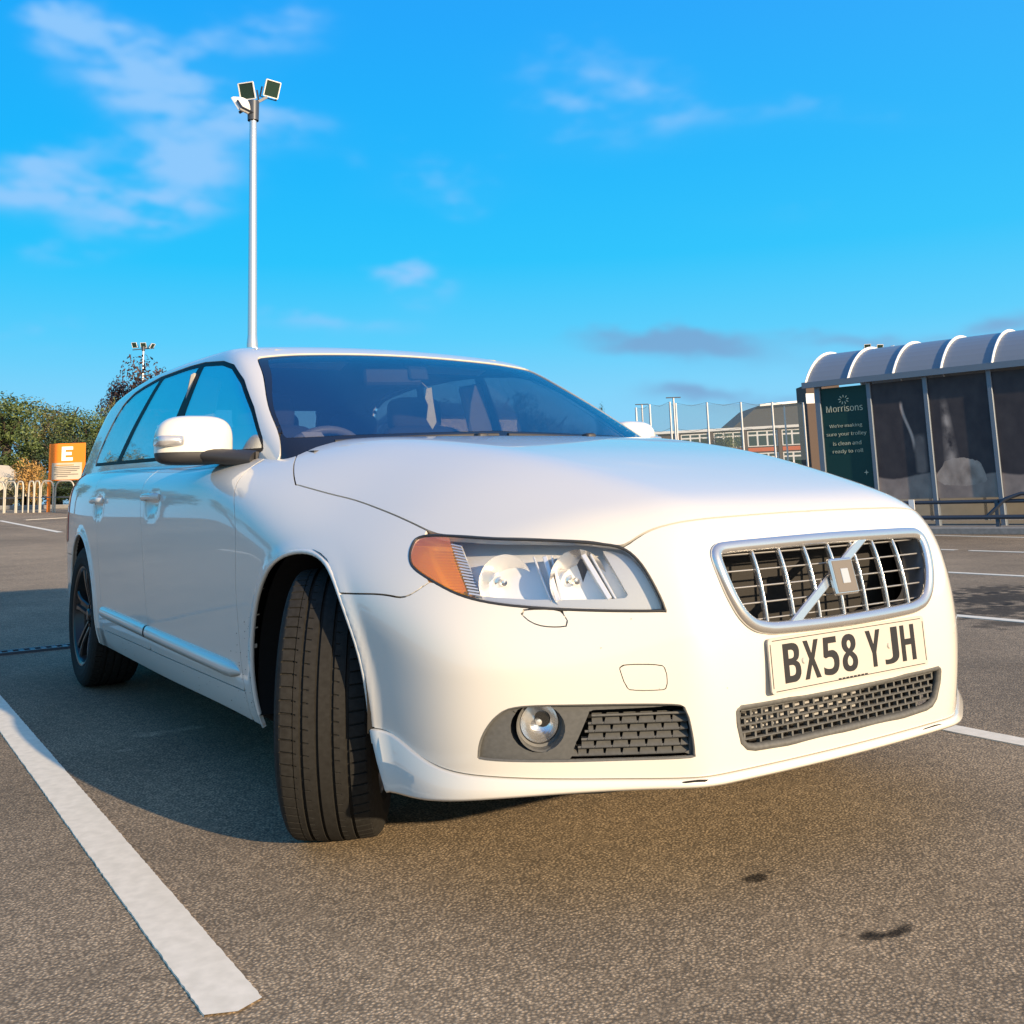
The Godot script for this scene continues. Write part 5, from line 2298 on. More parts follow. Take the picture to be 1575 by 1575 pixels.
func trunk_mesh(seed_: int) -> ArrayMesh:
	var r := RandomNumberGenerator.new()
	r.seed = seed_
	var B := MB.new()
	B.tube(PackedVector3Array([Vector3(0, -.1, 0), Vector3(.03, .3, .02), Vector3(.0, .62, -.03)]), .055, 9, false, .035)
	for k in 6:
		var a := TAU * k / 6 + r.randf() * .6
		var o := Vector3(0, r.randf_range(.35, .6), 0)
		var d := Vector3(cos(a), r.randf_range(.7, 1.3), sin(a)) * r.randf_range(.2, .3)
		B.tube(PackedVector3Array([o, o + d * .5 + Vector3(0, .03, 0), o + d]), .022, 6, false, .007)
	return B.mesh()


# a tree whose crown spans pixel x0..x1 and reaches up to py at distance t
func tree(label: String, kind: String, base: Vector3, height: float, width: float, seed_: int, group := "", shrub := false) -> void:
	var o := thing("shrub" if shrub else "tree", label, "shrub" if shrub else "tree", group, P(base.x, base.y, ground_h(base.x, base.y)))
	var key := "%s%d" % [kind, seed_ % 3]
	if not crowns.has(key):
		var pal: Array = {"green": [Color(.045, .075, .018), Color(.12, .16, .045)], "dark": [Color(.022, .042, .016), Color(.055, .085, .03)], "copper": [Color(.035, .022, .022), Color(.085, .05, .045)], "gold": [Color(.30, .16, .04), Color(.50, .30, .09)], "olive": [Color(.075, .085, .025), Color(.17, .17, .06)]}[kind]
		crowns[key] = crown_mesh(seed_ % 3 * 17 + kind.hash() % 100, 1.0, 1.0, (9500 if kind == "copper" else 6200) if not shrub else 2600, (.040 if kind == "copper" else .034) if not shrub else .05, pal[0], pal[1], 26)
		trunks[key] = trunk_mesh(seed_ + 5)
	var lift := .60 if not shrub else .5
	var tr := part("trunk", trunks[key], M.bark, o)
	tr.scale = Vector3(width * .9, height, width * .9)
	var cr := part("crown", crowns[key], M.leaf, o)
	cr.position = Vector3(0, height * lift, 0)
	cr.scale = Vector3(width * .5, height * (1.0 - lift) * 1.02 if not shrub else height * .5, width * .5)
	cr.rotation.y = seed_ * 1.7


func trees() -> void:
	var g := "trees behind the hoop barriers"
	# [pixel x of the middle, pixel y of the top, distance, width in metres, kind]
	var L := [
		[-60, 588, 42, 5.5, "green", "green tree beyond the hoops, outermost of its row"],
		[14, 584, 40, 4.4, "green", "feathery green tree behind the cream vehicle"],
		[58, 606, 46, 4.2, "olive", "olive green tree behind the hoop barriers"],
		[98, 607, 50, 3.8, "dark", "dark green tree behind the orange board"],
		[138, 610, 44, 4.0, "green", "green tree between the orange board and the copper tree"],
		[175, 607, 47, 3.4, "olive", "yellowish tree close to the copper tree"],
		[196, 572, 56, 3.4, "copper", "low copper leaved tree beside the taller one"],
		[243, 536, 54, 5.0, "copper", "tall copper leaved tree under the distant lamp head"],
	]
	for i in L.size():
		var q: Array = L[i]
		var top := dep(q[0], q[1], q[2])
		var z := ground_h(top.x, top.y)
		tree(q[5], q[4], top, top.z - z, q[3], 100 + i, g)
	# filling shrubs below them
	for q in [[-8, 690, 38, 3.0, "dark"], [40, 675, 40, 3.0, "dark"], [95, 660, 40, 3.4, "dark"], [140, 655, 41, 3.2, "dark"], [185, 668, 42, 3.0, "dark"]]:
		var top := dep(q[0], q[1], q[2])
		tree("dark leafy shrub filling the gap under the trees", q[4], top, top.z - ground_h(top.x, top.y), q[3], 200 + int(q[0]), "shrubs under the trees", true)
	for q in [[-30, 738, 37.5, 3.0], [8, 735, 38, 2.6], [44, 737, 37.5, 2.6], [78, 733, 38, 2.8], [112, 735, 37.5, 2.8], [146, 733, 38, 3.0]]:  # added dark shrubs in place of the shade below the trees
		var top := dep(q[0], q[1], q[2])
		tree("added low dark shrub standing in for the shade under the trees", "dark", top, top.z - ground_h(top.x, top.y) + .1, q[3], 240 + int(q[0]), "added shrubs in place of the shade under the trees", true)
	for q in [[46, 694, 35, 1.3, "gold", "rust coloured shrub behind the hoop barriers"], [27, 716, 35.5, 1.4, "olive", "low yellow green shrub behind the hoop barriers"], [60, 716, 36, 1.2, "olive", "low yellow green shrub beside the orange board"]]:
		var top := dep(q[0], q[1], q[2])
		tree(q[5], q[4], top, top.z - ground_h(top.x, top.y), q[3], 300 + int(q[0]), "", true)
	# trees seen through the car's glass
	L = [[596, 628, 70, 7.0, "dark"], [640, 612, 74, 6.0, "green"], [688, 604, 72, 6.5, "dark"], [752, 590, 66, 5.5, "dark"], [772, 598, 68, 5.0, "green"], [800, 592, 66, 5.0, "dark"], [838, 622, 72, 6.5, "dark"], [880, 640, 76, 6.0, "green"]]
	for i in L.size():
		var q: Array = L[i]
		var top := dep(q[0], q[1], q[2])
		tree("tree seen through the windscreen and the far side windows", q[4], top, top.z - ground_h(top.x, top.y), q[3], 400 + i, "trees beyond the car's far side")
	var tt := dep(924, 604, 90)
	tree("slender tree top just above the car's far pillar", "dark", tt, tt.z, 1.8, 500)
	for q in [[1104, 652, 128, 7.0], [1118, 648, 130, 6.0]]:
		var top := dep(q[0], q[1], q[2])
		tree("distant bush by the net poles", "green", top, top.z, q[3], 520 + int(q[0]), "distant bushes", true)
	# the same row goes on outside the frame; the doors mirror it
	for i in 11:
		var x := -39.0 - .12 * i + rng.randf_range(-2.5, 2.5)
		var y := -3.0 - i * 3.9 + rng.randf_range(-.8, .8)
		tree("tree of the row that goes on along the hoops and shows in the doors' reflection", ["green", "olive", "dark"][i % 3], Vector3(x, y, 0), rng.randf_range(5.0, 7.0), rng.randf_range(4.6, 6.0), 600 + i, "trees mirrored in the doors")


# ---------------------------------------------------------------- left side: board, hoops, vehicle
func left_side() -> void:
	var t := 30.0
	var rt := Vector3(cam_r.x, cam_r.y, 0).normalized()
	var tw := -Vector3(ray(100, 740).x, ray(100, 740).y, 0).normalized()
	var a := dep(76, 682, t)
	var b := dep(132, 682, t)
	var lowz := dep(104, 739, t).z
	var ctr := (a + b) * .5
	var wv := Vector3(b.x - a.x, b.y - a.y, 0)
	var topz := (a.z + b.z) * .5
	var gz := ground_h(ctr.x, ctr.y)
	var o := thing("zone_board", "orange board with a white letter E and a notice below it", "sign")
	var h := topz - lowz
	var ax := Q(wv * .5)
	var up := Vector3.UP
	var fw := Q(tw)
	var c := P(ctr.x, ctr.y, (topz + lowz) * .5)
	var B := MB.new()
	B.box(c, ax, up * h * .5, fw * .05, .012)
	part("board", B, M.orange, o)
	for s in [-1.0, 1.0]:
		B = MB.new()
		var px: Vector3 = P(ctr.x, ctr.y, 0) + ax * (s * .94)
		B.bar(Vector3(px.x, gz - .1, px.z), Vector3(px.x, lowz + .05, px.z), .10, .10, fw, .01)
		part("post", B, M.orange, o)
	var u := ax.normalized()
	var half := ax.length()
	# letter E: a stem and three arms
	B = MB.new()
	var ec := c + up * h * .22 + fw * .054
	var s := h * .19
	var poly := PackedVector2Array([Vector2(-.8, -1), Vector2(.8, -1), Vector2(.8, -.55), Vector2(-.25, -.55), Vector2(-.25, -.22), Vector2(.62, -.22), Vector2(.62, .22), Vector2(-.25, .22), Vector2(-.25, .55), Vector2(.8, .55), Vector2(.8, 1), Vector2(-.8, 1)])
	for i in poly.size():
		poly[i] *= s
	B.slab(poly, ec, u, up, fw * .008)
	part("letter", B, M.white, o)
	B = MB.new()
	var nc := c - up * h * .25 + fw * .052
	B.box(nc, u * half * .82, up * h * .225, fw * .006)
	var notice := part("notice", B, M.cream, o)
	for k in 7:
		B = MB.new()
		var w := [.5, .7, .7, .62, .4, .66, .3][k] as float
		B.box(nc + up * (h * (.16 - .05 * k)) + fw * .0075 - u * half * (.70 - w) * .6, u * half * w, up * .011, fw * .002)
		part("printed_line", B, M.orange if k == 0 else M.badge, notice)
	# hoop barriers
	var hg := "hoop barriers beside the orange board"
	var hoop_labels := ["steel hoop barrier in front of the cream vehicle", "steel hoop barrier just past the cream vehicle's end", "narrow steel hoop barrier before the rust coloured shrub", "narrow steel hoop barrier, third from the orange board's post", "narrow steel hoop barrier, second from the orange board's post", "steel hoop barrier reaching up to the orange board's post", "wide steel hoop barrier below the orange board, touching the car's outline"]
	var hoop_k := 0
	for q in [[-14, 5], [7, 23], [25, 34.5], [43, 51], [52, 60], [62, 81], [84, 113]]:
		var p0 := dep(q[0], 789.5, t - .6)
		var p1 := dep(q[1], 788.0, t - .6)
		p0.z = ground_h(p0.x, p0.y)
		p1.z = ground_h(p1.x, p1.y)
		var H := .90
		var path := PackedVector3Array()
		var d := p1 - p0
		path.append(P(p0.x, p0.y, p0.z - .05))
		path.append(P(p0.x, p0.y, p0.z + H * .72))
		for k in 6:
			var bb := PI * .5 * k / 5
			path.append(Q(p0 + d * (.28 * (1.0 - cos(bb))) + Vector3(0, 0, H * (.72 + .28 * sin(bb)))))
		for k in 6:
			var bb := PI * .5 * (1.0 - k / 5.0)
			path.append(Q(p1 - d * (.28 * (1.0 - cos(bb))) + Vector3(0, 0, H * (.72 + .28 * sin(bb)))))
		path.append(P(p1.x, p1.y, p1.z + H * .72))
		path.append(P(p1.x, p1.y, p1.z - .05))
		var hb := thing("hoop_barrier", hoop_labels[hoop_k], "barrier", hg)
		hoop_k += 1
		B = MB.new()
		B.tube(path, .024, 10)
		part("hoop", B, M.hoop, hb)
		B = MB.new()
		B.bar(Q(p0 + Vector3(0, 0, H * .48)), Q(p1 + Vector3(0, 0, H * .48)), .035, .035)
		part("cross_bar", B, M.galv_dark, hb)
	# kerb behind the hoops
	B = MB.new()
	var k0 := dep(-60, 785, 32.5)
	var k1 := dep(135, 782, 32.5)
	k0.z = ground_h(k0.x, k0.y) + .06
	k1.z = ground_h(k1.x, k1.y) + .06
	B.bar(Q(k0), Q(k1), .16, .14, Vector3.UP, .02)
	single("kerb", B, M.kerb, "grey concrete kerb behind the hoop barriers", "", "", "structure")
	B = MB.new()
	var e0 := dep(-90, 770, 34)
	var e1 := dep(160, 770, 34)
	var dirb := (Vector3(cam_f.x, cam_f.y, 0)).normalized()
	for i in 10:
		var f0 := i / 10.0
		var f1 := (i + 1) / 10.0
		var q0 := e0.lerp(e1, f0)
		var q1 := e0.lerp(e1, f1)
		var hh := ground_h(q0.x, q0.y) + .05
		B.quad(P(q0.x, q0.y, hh), P(q1.x, q1.y, hh), Q(Vector3(q1.x, q1.y, hh + .25) + dirb * 22.0), Q(Vector3(q0.x, q0.y, hh + .25) + dirb * 22.0), Vector3.UP)
	single("verge", B, M.grass, "grass verge under the trees", "", "", "structure")
	# cream vehicle at the frame's edge, partly hidden by the hoops
	var v0 := dep(-30, 745, 36)
	var vz := ground_h(v0.x, v0.y)
	var car := thing("parked_vehicle", "cream vehicle standing behind the hoop barriers", "car", "", P(v0.x, v0.y, vz))
	var along := Q(Vector3(cam_r.x, cam_r.y, 0).normalized())
	var dp := Q(Vector3(cam_f.x, cam_f.y, 0).normalized())
	B = MB.new()
	var prof := PackedVector2Array([Vector2(-2.1, .35), Vector2(2.05, .35), Vector2(2.1, .75), Vector2(1.95, .95), Vector2(1.1, 1.05), Vector2(.55, 1.5), Vector2(-1.5, 1.52), Vector2(-2.05, 1.0)])
	B.slab(prof, -dp * .85, along, Vector3.UP, dp * 1.7)
	part("body", B, M.cream, car)
	B = MB.new()
	B.slab(PackedVector2Array([Vector2(.95, 1.06), Vector2(.5, 1.44), Vector2(-1.42, 1.45), Vector2(-1.75, 1.06)]), -dp * .86, along, Vector3.UP, -dp * .004)
	part("side_window", B, M.glass_far, car)
	for x in [-1.35, 1.3]:
		B = MB.new()
		B.lathe([[0, 0], [.20, .0], [.32, -.02], [.32, -.2], [0, -.2]], along * x + Vector3.UP * .31 - dp * .87, -dp, 20)
		part("wheel", B, M.rubber, car)


# ---------------------------------------------------------------- right side: trolley shelter and rails
func shelter() -> void:
	var A := dep(1236, 591, 18.0)
	var Bq := dep(1575, 558.5, 15.55)
	var e := Vector3(Bq.x - A.x, Bq.y - A.y, 0).normalized()
	var nrm := Vector3(e.y, -e.x, 0)
	if nrm.dot(CAM - A) < 0:
		nrm = -nrm
	var ez := (A.z + Bq.z) * .5
	var o := thing("trolley_shelter", "barrel roofed trolley shelter with dark advertising panels", "shelter")
	# distance along the front at a pixel
	var along := func(px: float, py: float) -> float:
		var d := ray(px, py)
		var tt: float = (A - CAM).dot(nrm) / d.dot(nrm)
		return (CAM + d * tt - A).dot(e)
	var at := func(s: float, out: float, z: float) -> Vector3: return Q(Vector3(A.x, A.y, 0) + e * s + nrm * out + Vector3(0, 0, z))
	var E := Q(e)
	var Nn := Q(nrm)
	var posts := []
	for q in [[1262, 650], [1343, 670], [1431, 670], [1530.5, 664]]:
		posts.append(along.call(q[0], q[1]))
	var w: float = posts[3] - posts[2]
	for k in 5:
		posts.append(posts[-1] + w)
	var s0: float = .08
	var s1: float = posts[-1] + .15
	var depth := 2.3
	var zb := .52
	# barrel roof
	var B := MB.new()
	var n := 20
	var arc := []
	for i in n + 1:
		var b := lerpf(.62, PI - .62, float(i) / n)
		var R := depth * .5 / cos(.62) * 1.06
		arc.append([-depth * .5 + cos(b) * R * 1.0, (sin(b) - sin(.62)) * R])
	for i in n:
		var a0: Array = arc[i]
		var a1: Array = arc[i + 1]
		B.quad(at.call(s0, a0[0] + .06, ez + a0[1]), at.call(s1, a0[0] + .06, ez + a0[1]), at.call(s1, a1[0] + .06, ez + a1[1]), at.call(s0, a1[0] + .06, ez + a1[1]), Vector3.UP)
		B.quad(at.call(s0, a0[0] + .06, ez + a0[1] - .012), at.call(s1, a0[0] + .06, ez + a0[1] - .012), at.call(s1, a1[0] + .06, ez + a1[1] - .012), at.call(s0, a1[0] + .06, ez + a1[1] - .012), Vector3.DOWN)
	part("vaulted_roof", B, M.vault, o)
	var sr: float = s0 + .02
	var step: float = along.call(1306, 582) - along.call(1240, 590)
	for k in 12:
		if sr > s1:
			break
		B = MB.new()
		var path := PackedVector3Array()
		for q in arc:
			path.append(at.call(sr, q[0] + .06, ez + q[1] + .012))
		B.tube(path, .030, 8, false, -1.0, .6, E)
		part("roof_rib", B, M.rib, o)
		sr += step * .98
	B = MB.new()
	B.bar(at.call(s0 - .05, .10, ez - .02), at.call(s1, .10, ez - .02), .09, .10)
	part("gutter", B, M.frame_blue, o)
	B = MB.new()
	B.bar(at.call(s0, -depth, ez - .05), at.call(s1, -depth, ez - .05), .07, .10)
	part("rear_rail", B, M.frame_blue, o)
	# posts, front and back
	for i in posts.size():
		B = MB.new()
		B.bar(at.call(posts[i], .0, .0), at.call(posts[i], .0, ez - .06), .075 if i else .10, .10, Nn, .008)
		part("post", B, M.frame_blue, o)
		B = MB.new()
		B.bar(at.call(posts[i], -depth, .0), at.call(posts[i], -depth, ez - .06), .07, .08, Nn, .008)
		part("rear_post", B, M.frame_blue, o)
	# panels: front prints and back sheets
	var prints := [poster_image(0), poster_image(1)]
	for i in posts.size() - 1:
		var a: float = posts[i] + .04
		var b: float = posts[i + 1] - .04
		var PB := MB.new()
		var zt := ez - .10
		var p := [at.call(a, .012, zb), at.call(b, .012, zb), at.call(b, .012, zt), at.call(a, .012, zt)]
		for tr in [[0, 1, 2], [0, 2, 3]]:
			var tri := []
			var uvs := [Vector2(0, 1), Vector2(1, 1), Vector2(1, 0), Vector2(0, 0)]
			var g := (p[tr[1]] - p[tr[0]] as Vector3).cross(p[tr[2]] - p[tr[0]])
			var order: Array = tr if g.dot(Nn) < 0 else [tr[0], tr[2], tr[1]]
			for k in order:
				PB.v.append(p[k])
				PB.n.append(Nn)
				PB.uv.append(uvs[k])
		var pan := part("panel", PB, M.poster_green if i == 0 else prints[(i - 1) % 2], o, "dark green panel with a printed message" if i == 0 else "")
		B = MB.new()
		B.box((p[0] + p[2]) * .5 - Nn * .012, E * (b - a) * .5, Vector3.UP * (zt - zb) * .5, Nn * .010)
		part("backing", B, M.frame_blue, pan)
		if i == 0:
			var W := b - a
			var mid := (a + b) * .5
			var face: float = .018
			var rows := [["Morrisons", 2.03, .115, .78], ["We're making", 1.745, .075, .70], ["sure your trolley", 1.60, .082, .85], ["is clean and", 1.455, .068, .60], ["ready to roll", 1.305, .080, .64]]
			for r in rows:
				var hw: float = W * r[3]
				glyph(pan, r[0], at.call(mid - hw * .5, face, r[1]), E, Vector3.UP, hw, r[2], .003, M.poster_text, "lettering", 400)
			# ring of little wheat ears above the name
			for k in 9:
				var b2 := TAU * k / 9 + .2
				B = MB.new()
				B.blob(at.call(mid + cos(b2) * .075, face, 2.235 + sin(b2) * .06), E * cos(b2) * .028 + Vector3.UP * sin(b2) * .028, E * -sin(b2) * .010 + Vector3.UP * cos(b2) * .010, Nn * .002, 1.0, 1.0, -1, 1, 10, 4)
				part("emblem_petal", B, M.poster_text, pan)
			for q in [[.30, .98, .045], [-.12, .72, .075], [-.22, .60, .04]]:
				var star := PackedVector2Array()
				for k in 8:
					var b3 := TAU * k / 8
					star.append(Vector2(cos(b3), sin(b3)) * (q[2] if k % 2 == 0 else q[2] * .28))
				B = MB.new()
				B.slab(star, at.call(mid + q[0], face, q[1]), E, Vector3.UP, Nn * .003)
				part("printed_star", B, M.poster_text, pan)
	# back sheets and a low wall inside
	B = MB.new()
	B.box(at.call((s0 + s1) * .5, -depth + .02, .62), E * (s1 - s0) * .5, Vector3.UP * .45, Nn * .02)
	part("back_sheet", B, M.cream, o)
	B = MB.new()
	B.box(at.call((s0 + s1) * .5, -depth + .05, 1.75), E * (s1 - s0) * .5, Vector3.UP * .62, Nn * .01)
	part("back_print", B, M.frame_blue, o)
	# trolley rails in front: two long tubes on short posts, with bent buffers
	var rl := thing("trolley_rail", "low steel trolley rail with bent buffer bars in front of the shelter", "rail")
	var r0: float = along.call(1393, 776)
	for q in [[.47, .030, .55], [.24, .034, .62]]:
		B = MB.new()
		B.tube(PackedVector3Array([at.call(r0 + (.0 if q[0] > .4 else .45), q[2], q[0]), at.call(s1, q[2], q[0])]), q[1], 10)
		part("rail", B, M.galv_dark, rl)
	for k in 7:
		var s: float = r0 + .35 + k * 1.25
		B = MB.new()
		B.bar(at.call(s, .62, -.02), at.call(s, .58, .49), .05, .05, Nn)
		part("post", B, M.galv_dark, rl)
	for k in 4:
		var s: float = r0 + 1.45 + k * 1.9
		B = MB.new()
		B.tube(PackedVector3Array([at.call(s, .62, .24), at.call(s + .28, .60, .50), at.call(s + .50, .58, .575), at.call(s + 1.35, .58, .555), at.call(s + 1.6, .6, .45), at.call(s + 1.85, .62, .24)]), .028, 8)
		part("buffer_bar", B, M.galv_dark, rl)
		B = MB.new()
		B.tube(PackedVector3Array([at.call(s + .95, .66, .24), at.call(s + .97, .70, .10), at.call(s + 1.0, .72, .035), at.call(s + 1.32, .72, .035), at.call(s + 1.34, .70, .10), at.call(s + 1.36, .66, .24)]), .018, 8)
		part("foot", B, M.galv, rl)
	# white reflector plate on the rail's end
	B = MB.new()
	B.box(at.call(r0 + .36, .66, .42), E * .045, Vector3.UP * .10, Nn * .006, .003)
	part("reflector_plate", B, M.white, rl)
	# kerb below the rail
	B = MB.new()
	B.bar(at.call(r0 - 4.0, .95, .05), at.call(s1 + 3.0, .95, .05), .15, .12, Vector3.UP, .02)
	single("kerb", B, M.kerb, "grey kerb along the trolley shelter", "", "", "structure")
	B = MB.new()
	B.box(at.call((r0 + s1) * .5, -.6, .045), E * ((s1 - r0) * .5 + 3.5), Vector3.UP * .045, Nn * 1.45)
	single("pavement", B, M.kerb, "concrete pavement under the trolley shelter", "", "", "structure")


# ---------------------------------------------------------------- far buildings
func far_buildings() -> void:
	# two storey school block
	var t := 130.0
	var a := dep(1035, 664, t)
	var b := dep(1262, 657, 124.0)
	var e := Vector3(b.x - a.x, b.y - a.y, 0).normalized()
	var nrm := Vector3(e.y, -e.x, 0)
	if nrm.dot(CAM - a) < 0:
		nrm = -nrm
	var top := (a.z + b.z) * .5
	var A := Vector3(a.x, a.y, 0)
	var at := func(s: float, out: float, z: float) -> Vector3: return Q(A + e * s + nrm * out + Vector3(0, 0, z))
	var E := Q(e)
	var Nn := Q(nrm)
	var U := Vector3.UP
	var L := Vector3(b.x - a.x, b.y - a.y, 0).length() + 14.0
	var o := thing("school_block", "two storey brick block with rows of white framed windows and orange bands", "building")
	var B := MB.new()
	B.box(at.call(L * .5 - 1.0, -5.2, top * .5), E * (L * .5 + 1.0), U * top * .5, Nn * 5.0)
	part("wall", B, M.brick, o)
	B = MB.new()
	B.box(at.call(L * .5 - 1.0, -5.1, top + .12), E * (L * .5 + 1.3), U * .16, Nn * 5.4)
	part("roof_edge", B, M.rib, o)
	var bay := 4.18
	var n := int(L / bay) + 1
	for i in n:
		var sc := .7 + bay * (i + .5)
		for st in 2:
			var zt := top - .25 - 2.75 * st
			var zb := zt - 1.95
			B = MB.new()
			B.box(at.call(sc, -.14, (zt + zb) * .5), E * bay * .44, U * (zt - zb) * .5, Nn * .10)
			var win := part("window", B, M.white, o)
			for k in 3:
				var cx := sc + (k - 1) * bay * .285
				B = MB.new()
				B.box(at.call(cx, -.03, zb + .72), E * bay * .115, U * .60, Nn * .012)
				part("pane", B, M.glass_far, win)
				B = MB.new()
				B.box(at.call(cx, -.03, zt - .28), E * bay * .115, U * .15, Nn * .012)
				part("top_light", B, M.glass_far, win)
			B = MB.new()
			B.box(at.call(sc, -.12, zb - .38), E * bay * .44, U * .24, Nn * .10)
			part("band", B, M.band, o)
		B = MB.new()
		B.box(at.call(.7 + bay * i, .02, top * .5), E * .16, U * top * .5, Nn * .20)
		part("pier", B, M.brick, o)
	# dark sloping roofed hall behind
	var h := thing("dark_hall", "dark navy hall with a sloping roof behind the net poles", "building")
	var q := [dep(1120, 664, 165), dep(1168, 623.5, 165), dep(1330, 609, 165), dep(1330, 668, 165)]
	var he := Vector3(q[3].x - q[0].x, q[3].y - q[0].y, 0).normalized()
	var hn := Vector3(he.y, -he.x, 0)
	var pts := PackedVector2Array()
	for k in q:
		pts.append(Vector2((k - q[0]).dot(he), k.z))
	pts.append(Vector2(pts[3].x, -1.0))
	pts.append(Vector2(-3.0, -1.0))
	B = MB.new()
	if hn.dot(CAM - q[0]) > 0:
		hn = -hn
	B.slab(pts, P(q[0].x, q[0].y, 0), Q(he), U, Q(hn) * 14.0)
	part("wall", B, M.slate, h)
	B = MB.new()
	B.bar(Q(q[1]) + Q(-hn) * .2, Q(q[2]) + Q(-hn) * .2, .5, .35)
	part("roof_trim", B, M.rib, h)
	# brick stair tower beside the shelter
	var tw := thing("brick_tower", "narrow brick tower with a pale window beside the shelter's end", "building")
	var c0 := dep(1239, 592, 112)
	var c1 := dep(1290, 588, 112)
	var te := Vector3(c1.x - c0.x, c1.y - c0.y, 0)
	var tn := Vector3(te.y, -te.x, 0).normalized()
	if tn.dot(CAM - c0) < 0:
		tn = -tn
	var mid := (c0 + c1) * .5
	B = MB.new()
	B.box(P(mid.x, mid.y, c0.z * .5) - Q(tn) * 2.0, Q(te * .5), U * c0.z * .5, Q(tn) * 2.0)
	part("wall", B, M.brick, tw)
	B = MB.new()
	var wc := dep(1245.5, 613, 111.9)
	B.box(P(wc.x, wc.y, wc.z) + Q(tn) * .12, Q(te.normalized() * .45), U * .55, Q(tn) * .05)
	part("window", B, M.white, tw)
	# pale house behind the car, seen through its glass
	var hs := thing("pale_house", "pale rendered house with a dark roof seen through the windscreen", "building")
	var d0 := dep(664, 642, 52)
	var d1 := dep(795, 640, 55)
	var de := Vector3(d1.x - d0.x, d1.y - d0.y, 0)
	var dn := Vector3(de.y, -de.x, 0).normalized()
	if dn.dot(CAM - d0) < 0:
		dn = -dn
	var dm := (d0 + d1) * .5
	B = MB.new()
	B.box(P(dm.x, dm.y, dm.z * .5) - Q(dn) * 3.0, Q(de * .5), U * dm.z * .5, Q(dn) * 3.0)
	part("wall", B, M.cream, hs)
	B = MB.new()
	var rp := PackedVector2Array([Vector2(-3.5, 0), Vector2(3.5, 0), Vector2(0, 1.0)])
	B.slab(rp, P(dm.x, dm.y, dm.z) - Q(dn) * 3.0 - Q(de * .53), Q(dn), U, Q(de * 1.06))
	part("roof", B, M.slate, hs)
	for k in 3:
		B = MB.new()
		B.box(P(dm.x, dm.y, dm.z * .55) + Q(de * (-.3 + .3 * k)) + Q(dn) * .02, Q(de.normalized() * .5), U * .5, Q(dn) * .05)
		var wf := part("window", B, M.white, hs)
		B = MB.new()
		B.box(P(dm.x, dm.y, dm.z * .55) + Q(de * (-.3 + .3 * k)) + Q(dn) * .075, Q(de.normalized() * .42), U * .42, Q(dn) * .01)
		part("pane", B, M.glass_far, wf)
	# sports net: poles with ropes and nets between them
	var net := thing("sports_net", "high sports net hung between pale steel poles", "net")
	var P0 := [[978, 627], [999, 622], [1030, 618], [1039, 620], [1087, 619], [1139, 618.5], [1187, 618.5], [1235, 619]]
	var prev := Vector3.ZERO
	for i in P0.size():
		var p := dep(P0[i][0], P0[i][1], 112)
		B = MB.new()
		B.bar(P(p.x, p.y, 0), Q(p), .16, .16)
		part("pole", B, M.pole, net)
		if i:
			for f in [1.0, .72]:
				B = MB.new()
				var m0 := Vector3(prev.x, prev.y, prev.z * f)
				var m1 := Vector3(p.x, p.y, p.z * f)
				var mm := (m0 + m1) * .5 - Vector3(0, 0, .35)
				B.tube(PackedVector3Array([Q(m0), Q(m0.lerp(mm, .6)), Q(mm), Q(m1.lerp(mm, .6)), Q(m1)]), .035, 4)
				part("rope", B, M.net, net)
			B = MB.new()
			B.quad(P(prev.x, prev.y, prev.z * .98), Q(p * Vector3(1, 1, .98)), P(p.x, p.y, p.z * .35), P(prev.x, prev.y, prev.z * .35), Q(CAM - p))
			part("netting", B, M.net, net)
		prev = p
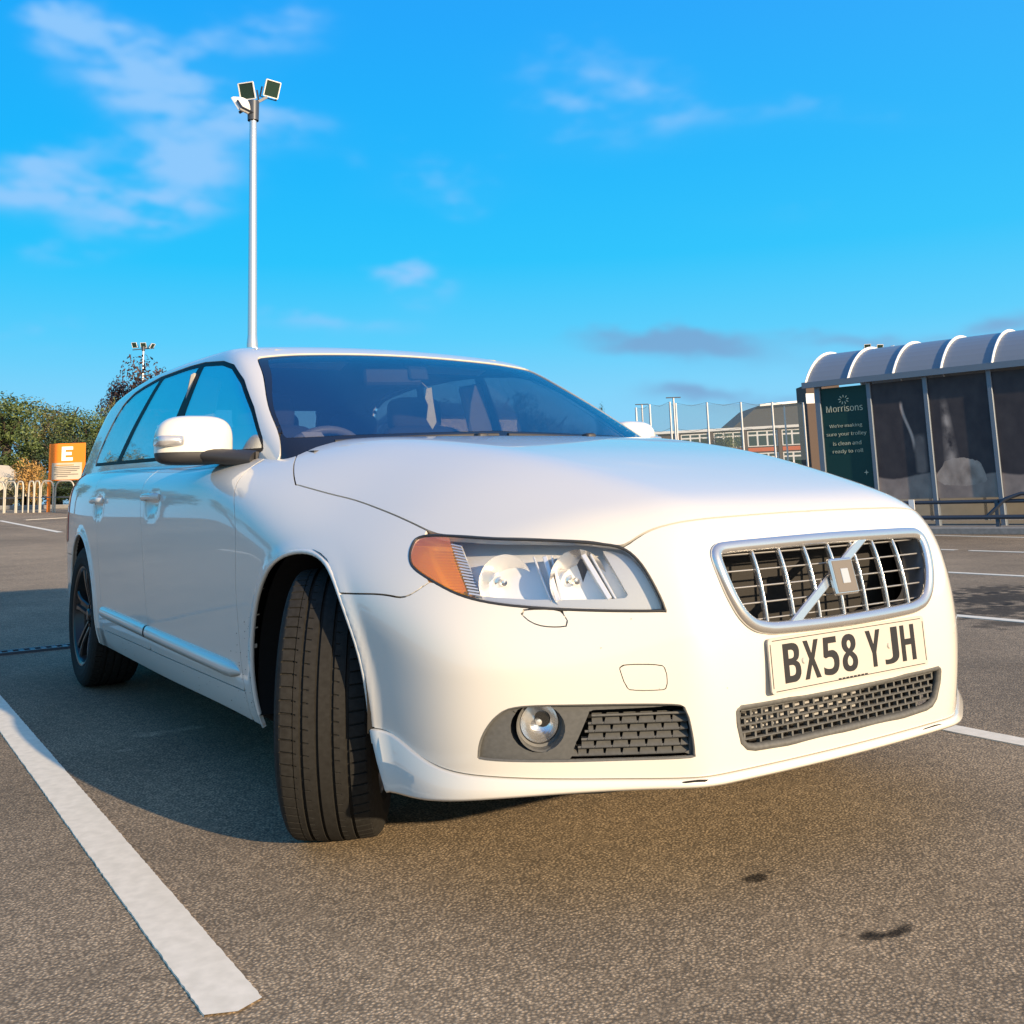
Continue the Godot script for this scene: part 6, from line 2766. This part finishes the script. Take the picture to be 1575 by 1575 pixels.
	for q2 in [[1035.5, 611.5, 104], [987, 622, 116], [1206, 624, 118]]:
		var p := dep(q2[0], q2[1], q2[2])
		var lc := thing("street_lamp", "slim street lamp with a double arm by the sports net", "lamp post", "slim lamps by the sports net")
		B = MB.new()
		B.bar(P(p.x, p.y, 0), Q(p), .14, .14)
		part("column", B, M.pole, lc)
		B = MB.new()
		B.bar(Q(p - Vector3(cam_r.x, cam_r.y, 0) * .75), Q(p + Vector3(cam_r.x, cam_r.y, 0) * .75), .18, .10)
		part("head", B, M.galv_dark, lc)


func _ready() -> void:
	rng.seed = 7
	# ---- camera: as the photograph, a phone held at 0.83 m, lens axis above the middle of the crop
	var yaw := deg_to_rad(146.744)
	var pit := deg_to_rad(8.62)
	var rol := deg_to_rad(-1.998)
	cam_f = Vector3(cos(yaw) * cos(pit), sin(yaw) * cos(pit), sin(pit))
	var r0 := Vector3(sin(yaw), -cos(yaw), 0)
	var u0 := r0.cross(cam_f)
	cam_r = r0 * cos(rol) + u0 * sin(rol)
	cam_u = u0 * cos(rol) - r0 * sin(rol)
	var cam := Camera3D.new()
	cam.name = "camera"
	cam.projection = Camera3D.PROJECTION_FRUSTUM
	cam.near = .05
	cam.far = 2000.0
	cam.size = 2.0 * 787.5 / CAM_F * cam.near
	cam.frustum_offset = Vector2(0, -(787.5 - CAM_CY) / CAM_F * cam.near)
	cam.transform = Transform3D(Basis(Q(cam_r), Q(cam_u), -Q(cam_f)), Q(CAM))
	add_child(cam)
	cam.current = true
	# ---- sky, sun, exposure
	var env := Environment.new()
	env.background_mode = Environment.BG_SKY
	env.sky = Sky.new()
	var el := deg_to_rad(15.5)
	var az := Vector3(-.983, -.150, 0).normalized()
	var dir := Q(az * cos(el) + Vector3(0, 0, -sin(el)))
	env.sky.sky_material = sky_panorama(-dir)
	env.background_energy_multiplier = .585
	env.tonemap_mode = Environment.TONE_MAPPER_LINEAR
	env.tonemap_exposure = 1.68
	env.sdfgi_enabled = true
	env.ssao_enabled = true
	env.ssil_enabled = true
	var we := WorldEnvironment.new()
	we.name = "environment"
	we.environment = env
	add_child(we)
	var sun := DirectionalLight3D.new()
	sun.name = "sun"
	sun.light_energy = 1.5
	sun.light_color = Color(1.0, .885, .73)
	sun.light_angular_distance = .6
	sun.shadow_enabled = true
	sun.transform = Transform3D(Basis.looking_at(dir, Vector3.UP), Vector3(0, 30, 0))
	add_child(sun)
	materials()
	# ---- setting, then things
	ground()
	markings()
	far_buildings()
	shelter()
	trees()
	left_side()
	lamps()
	make_car()
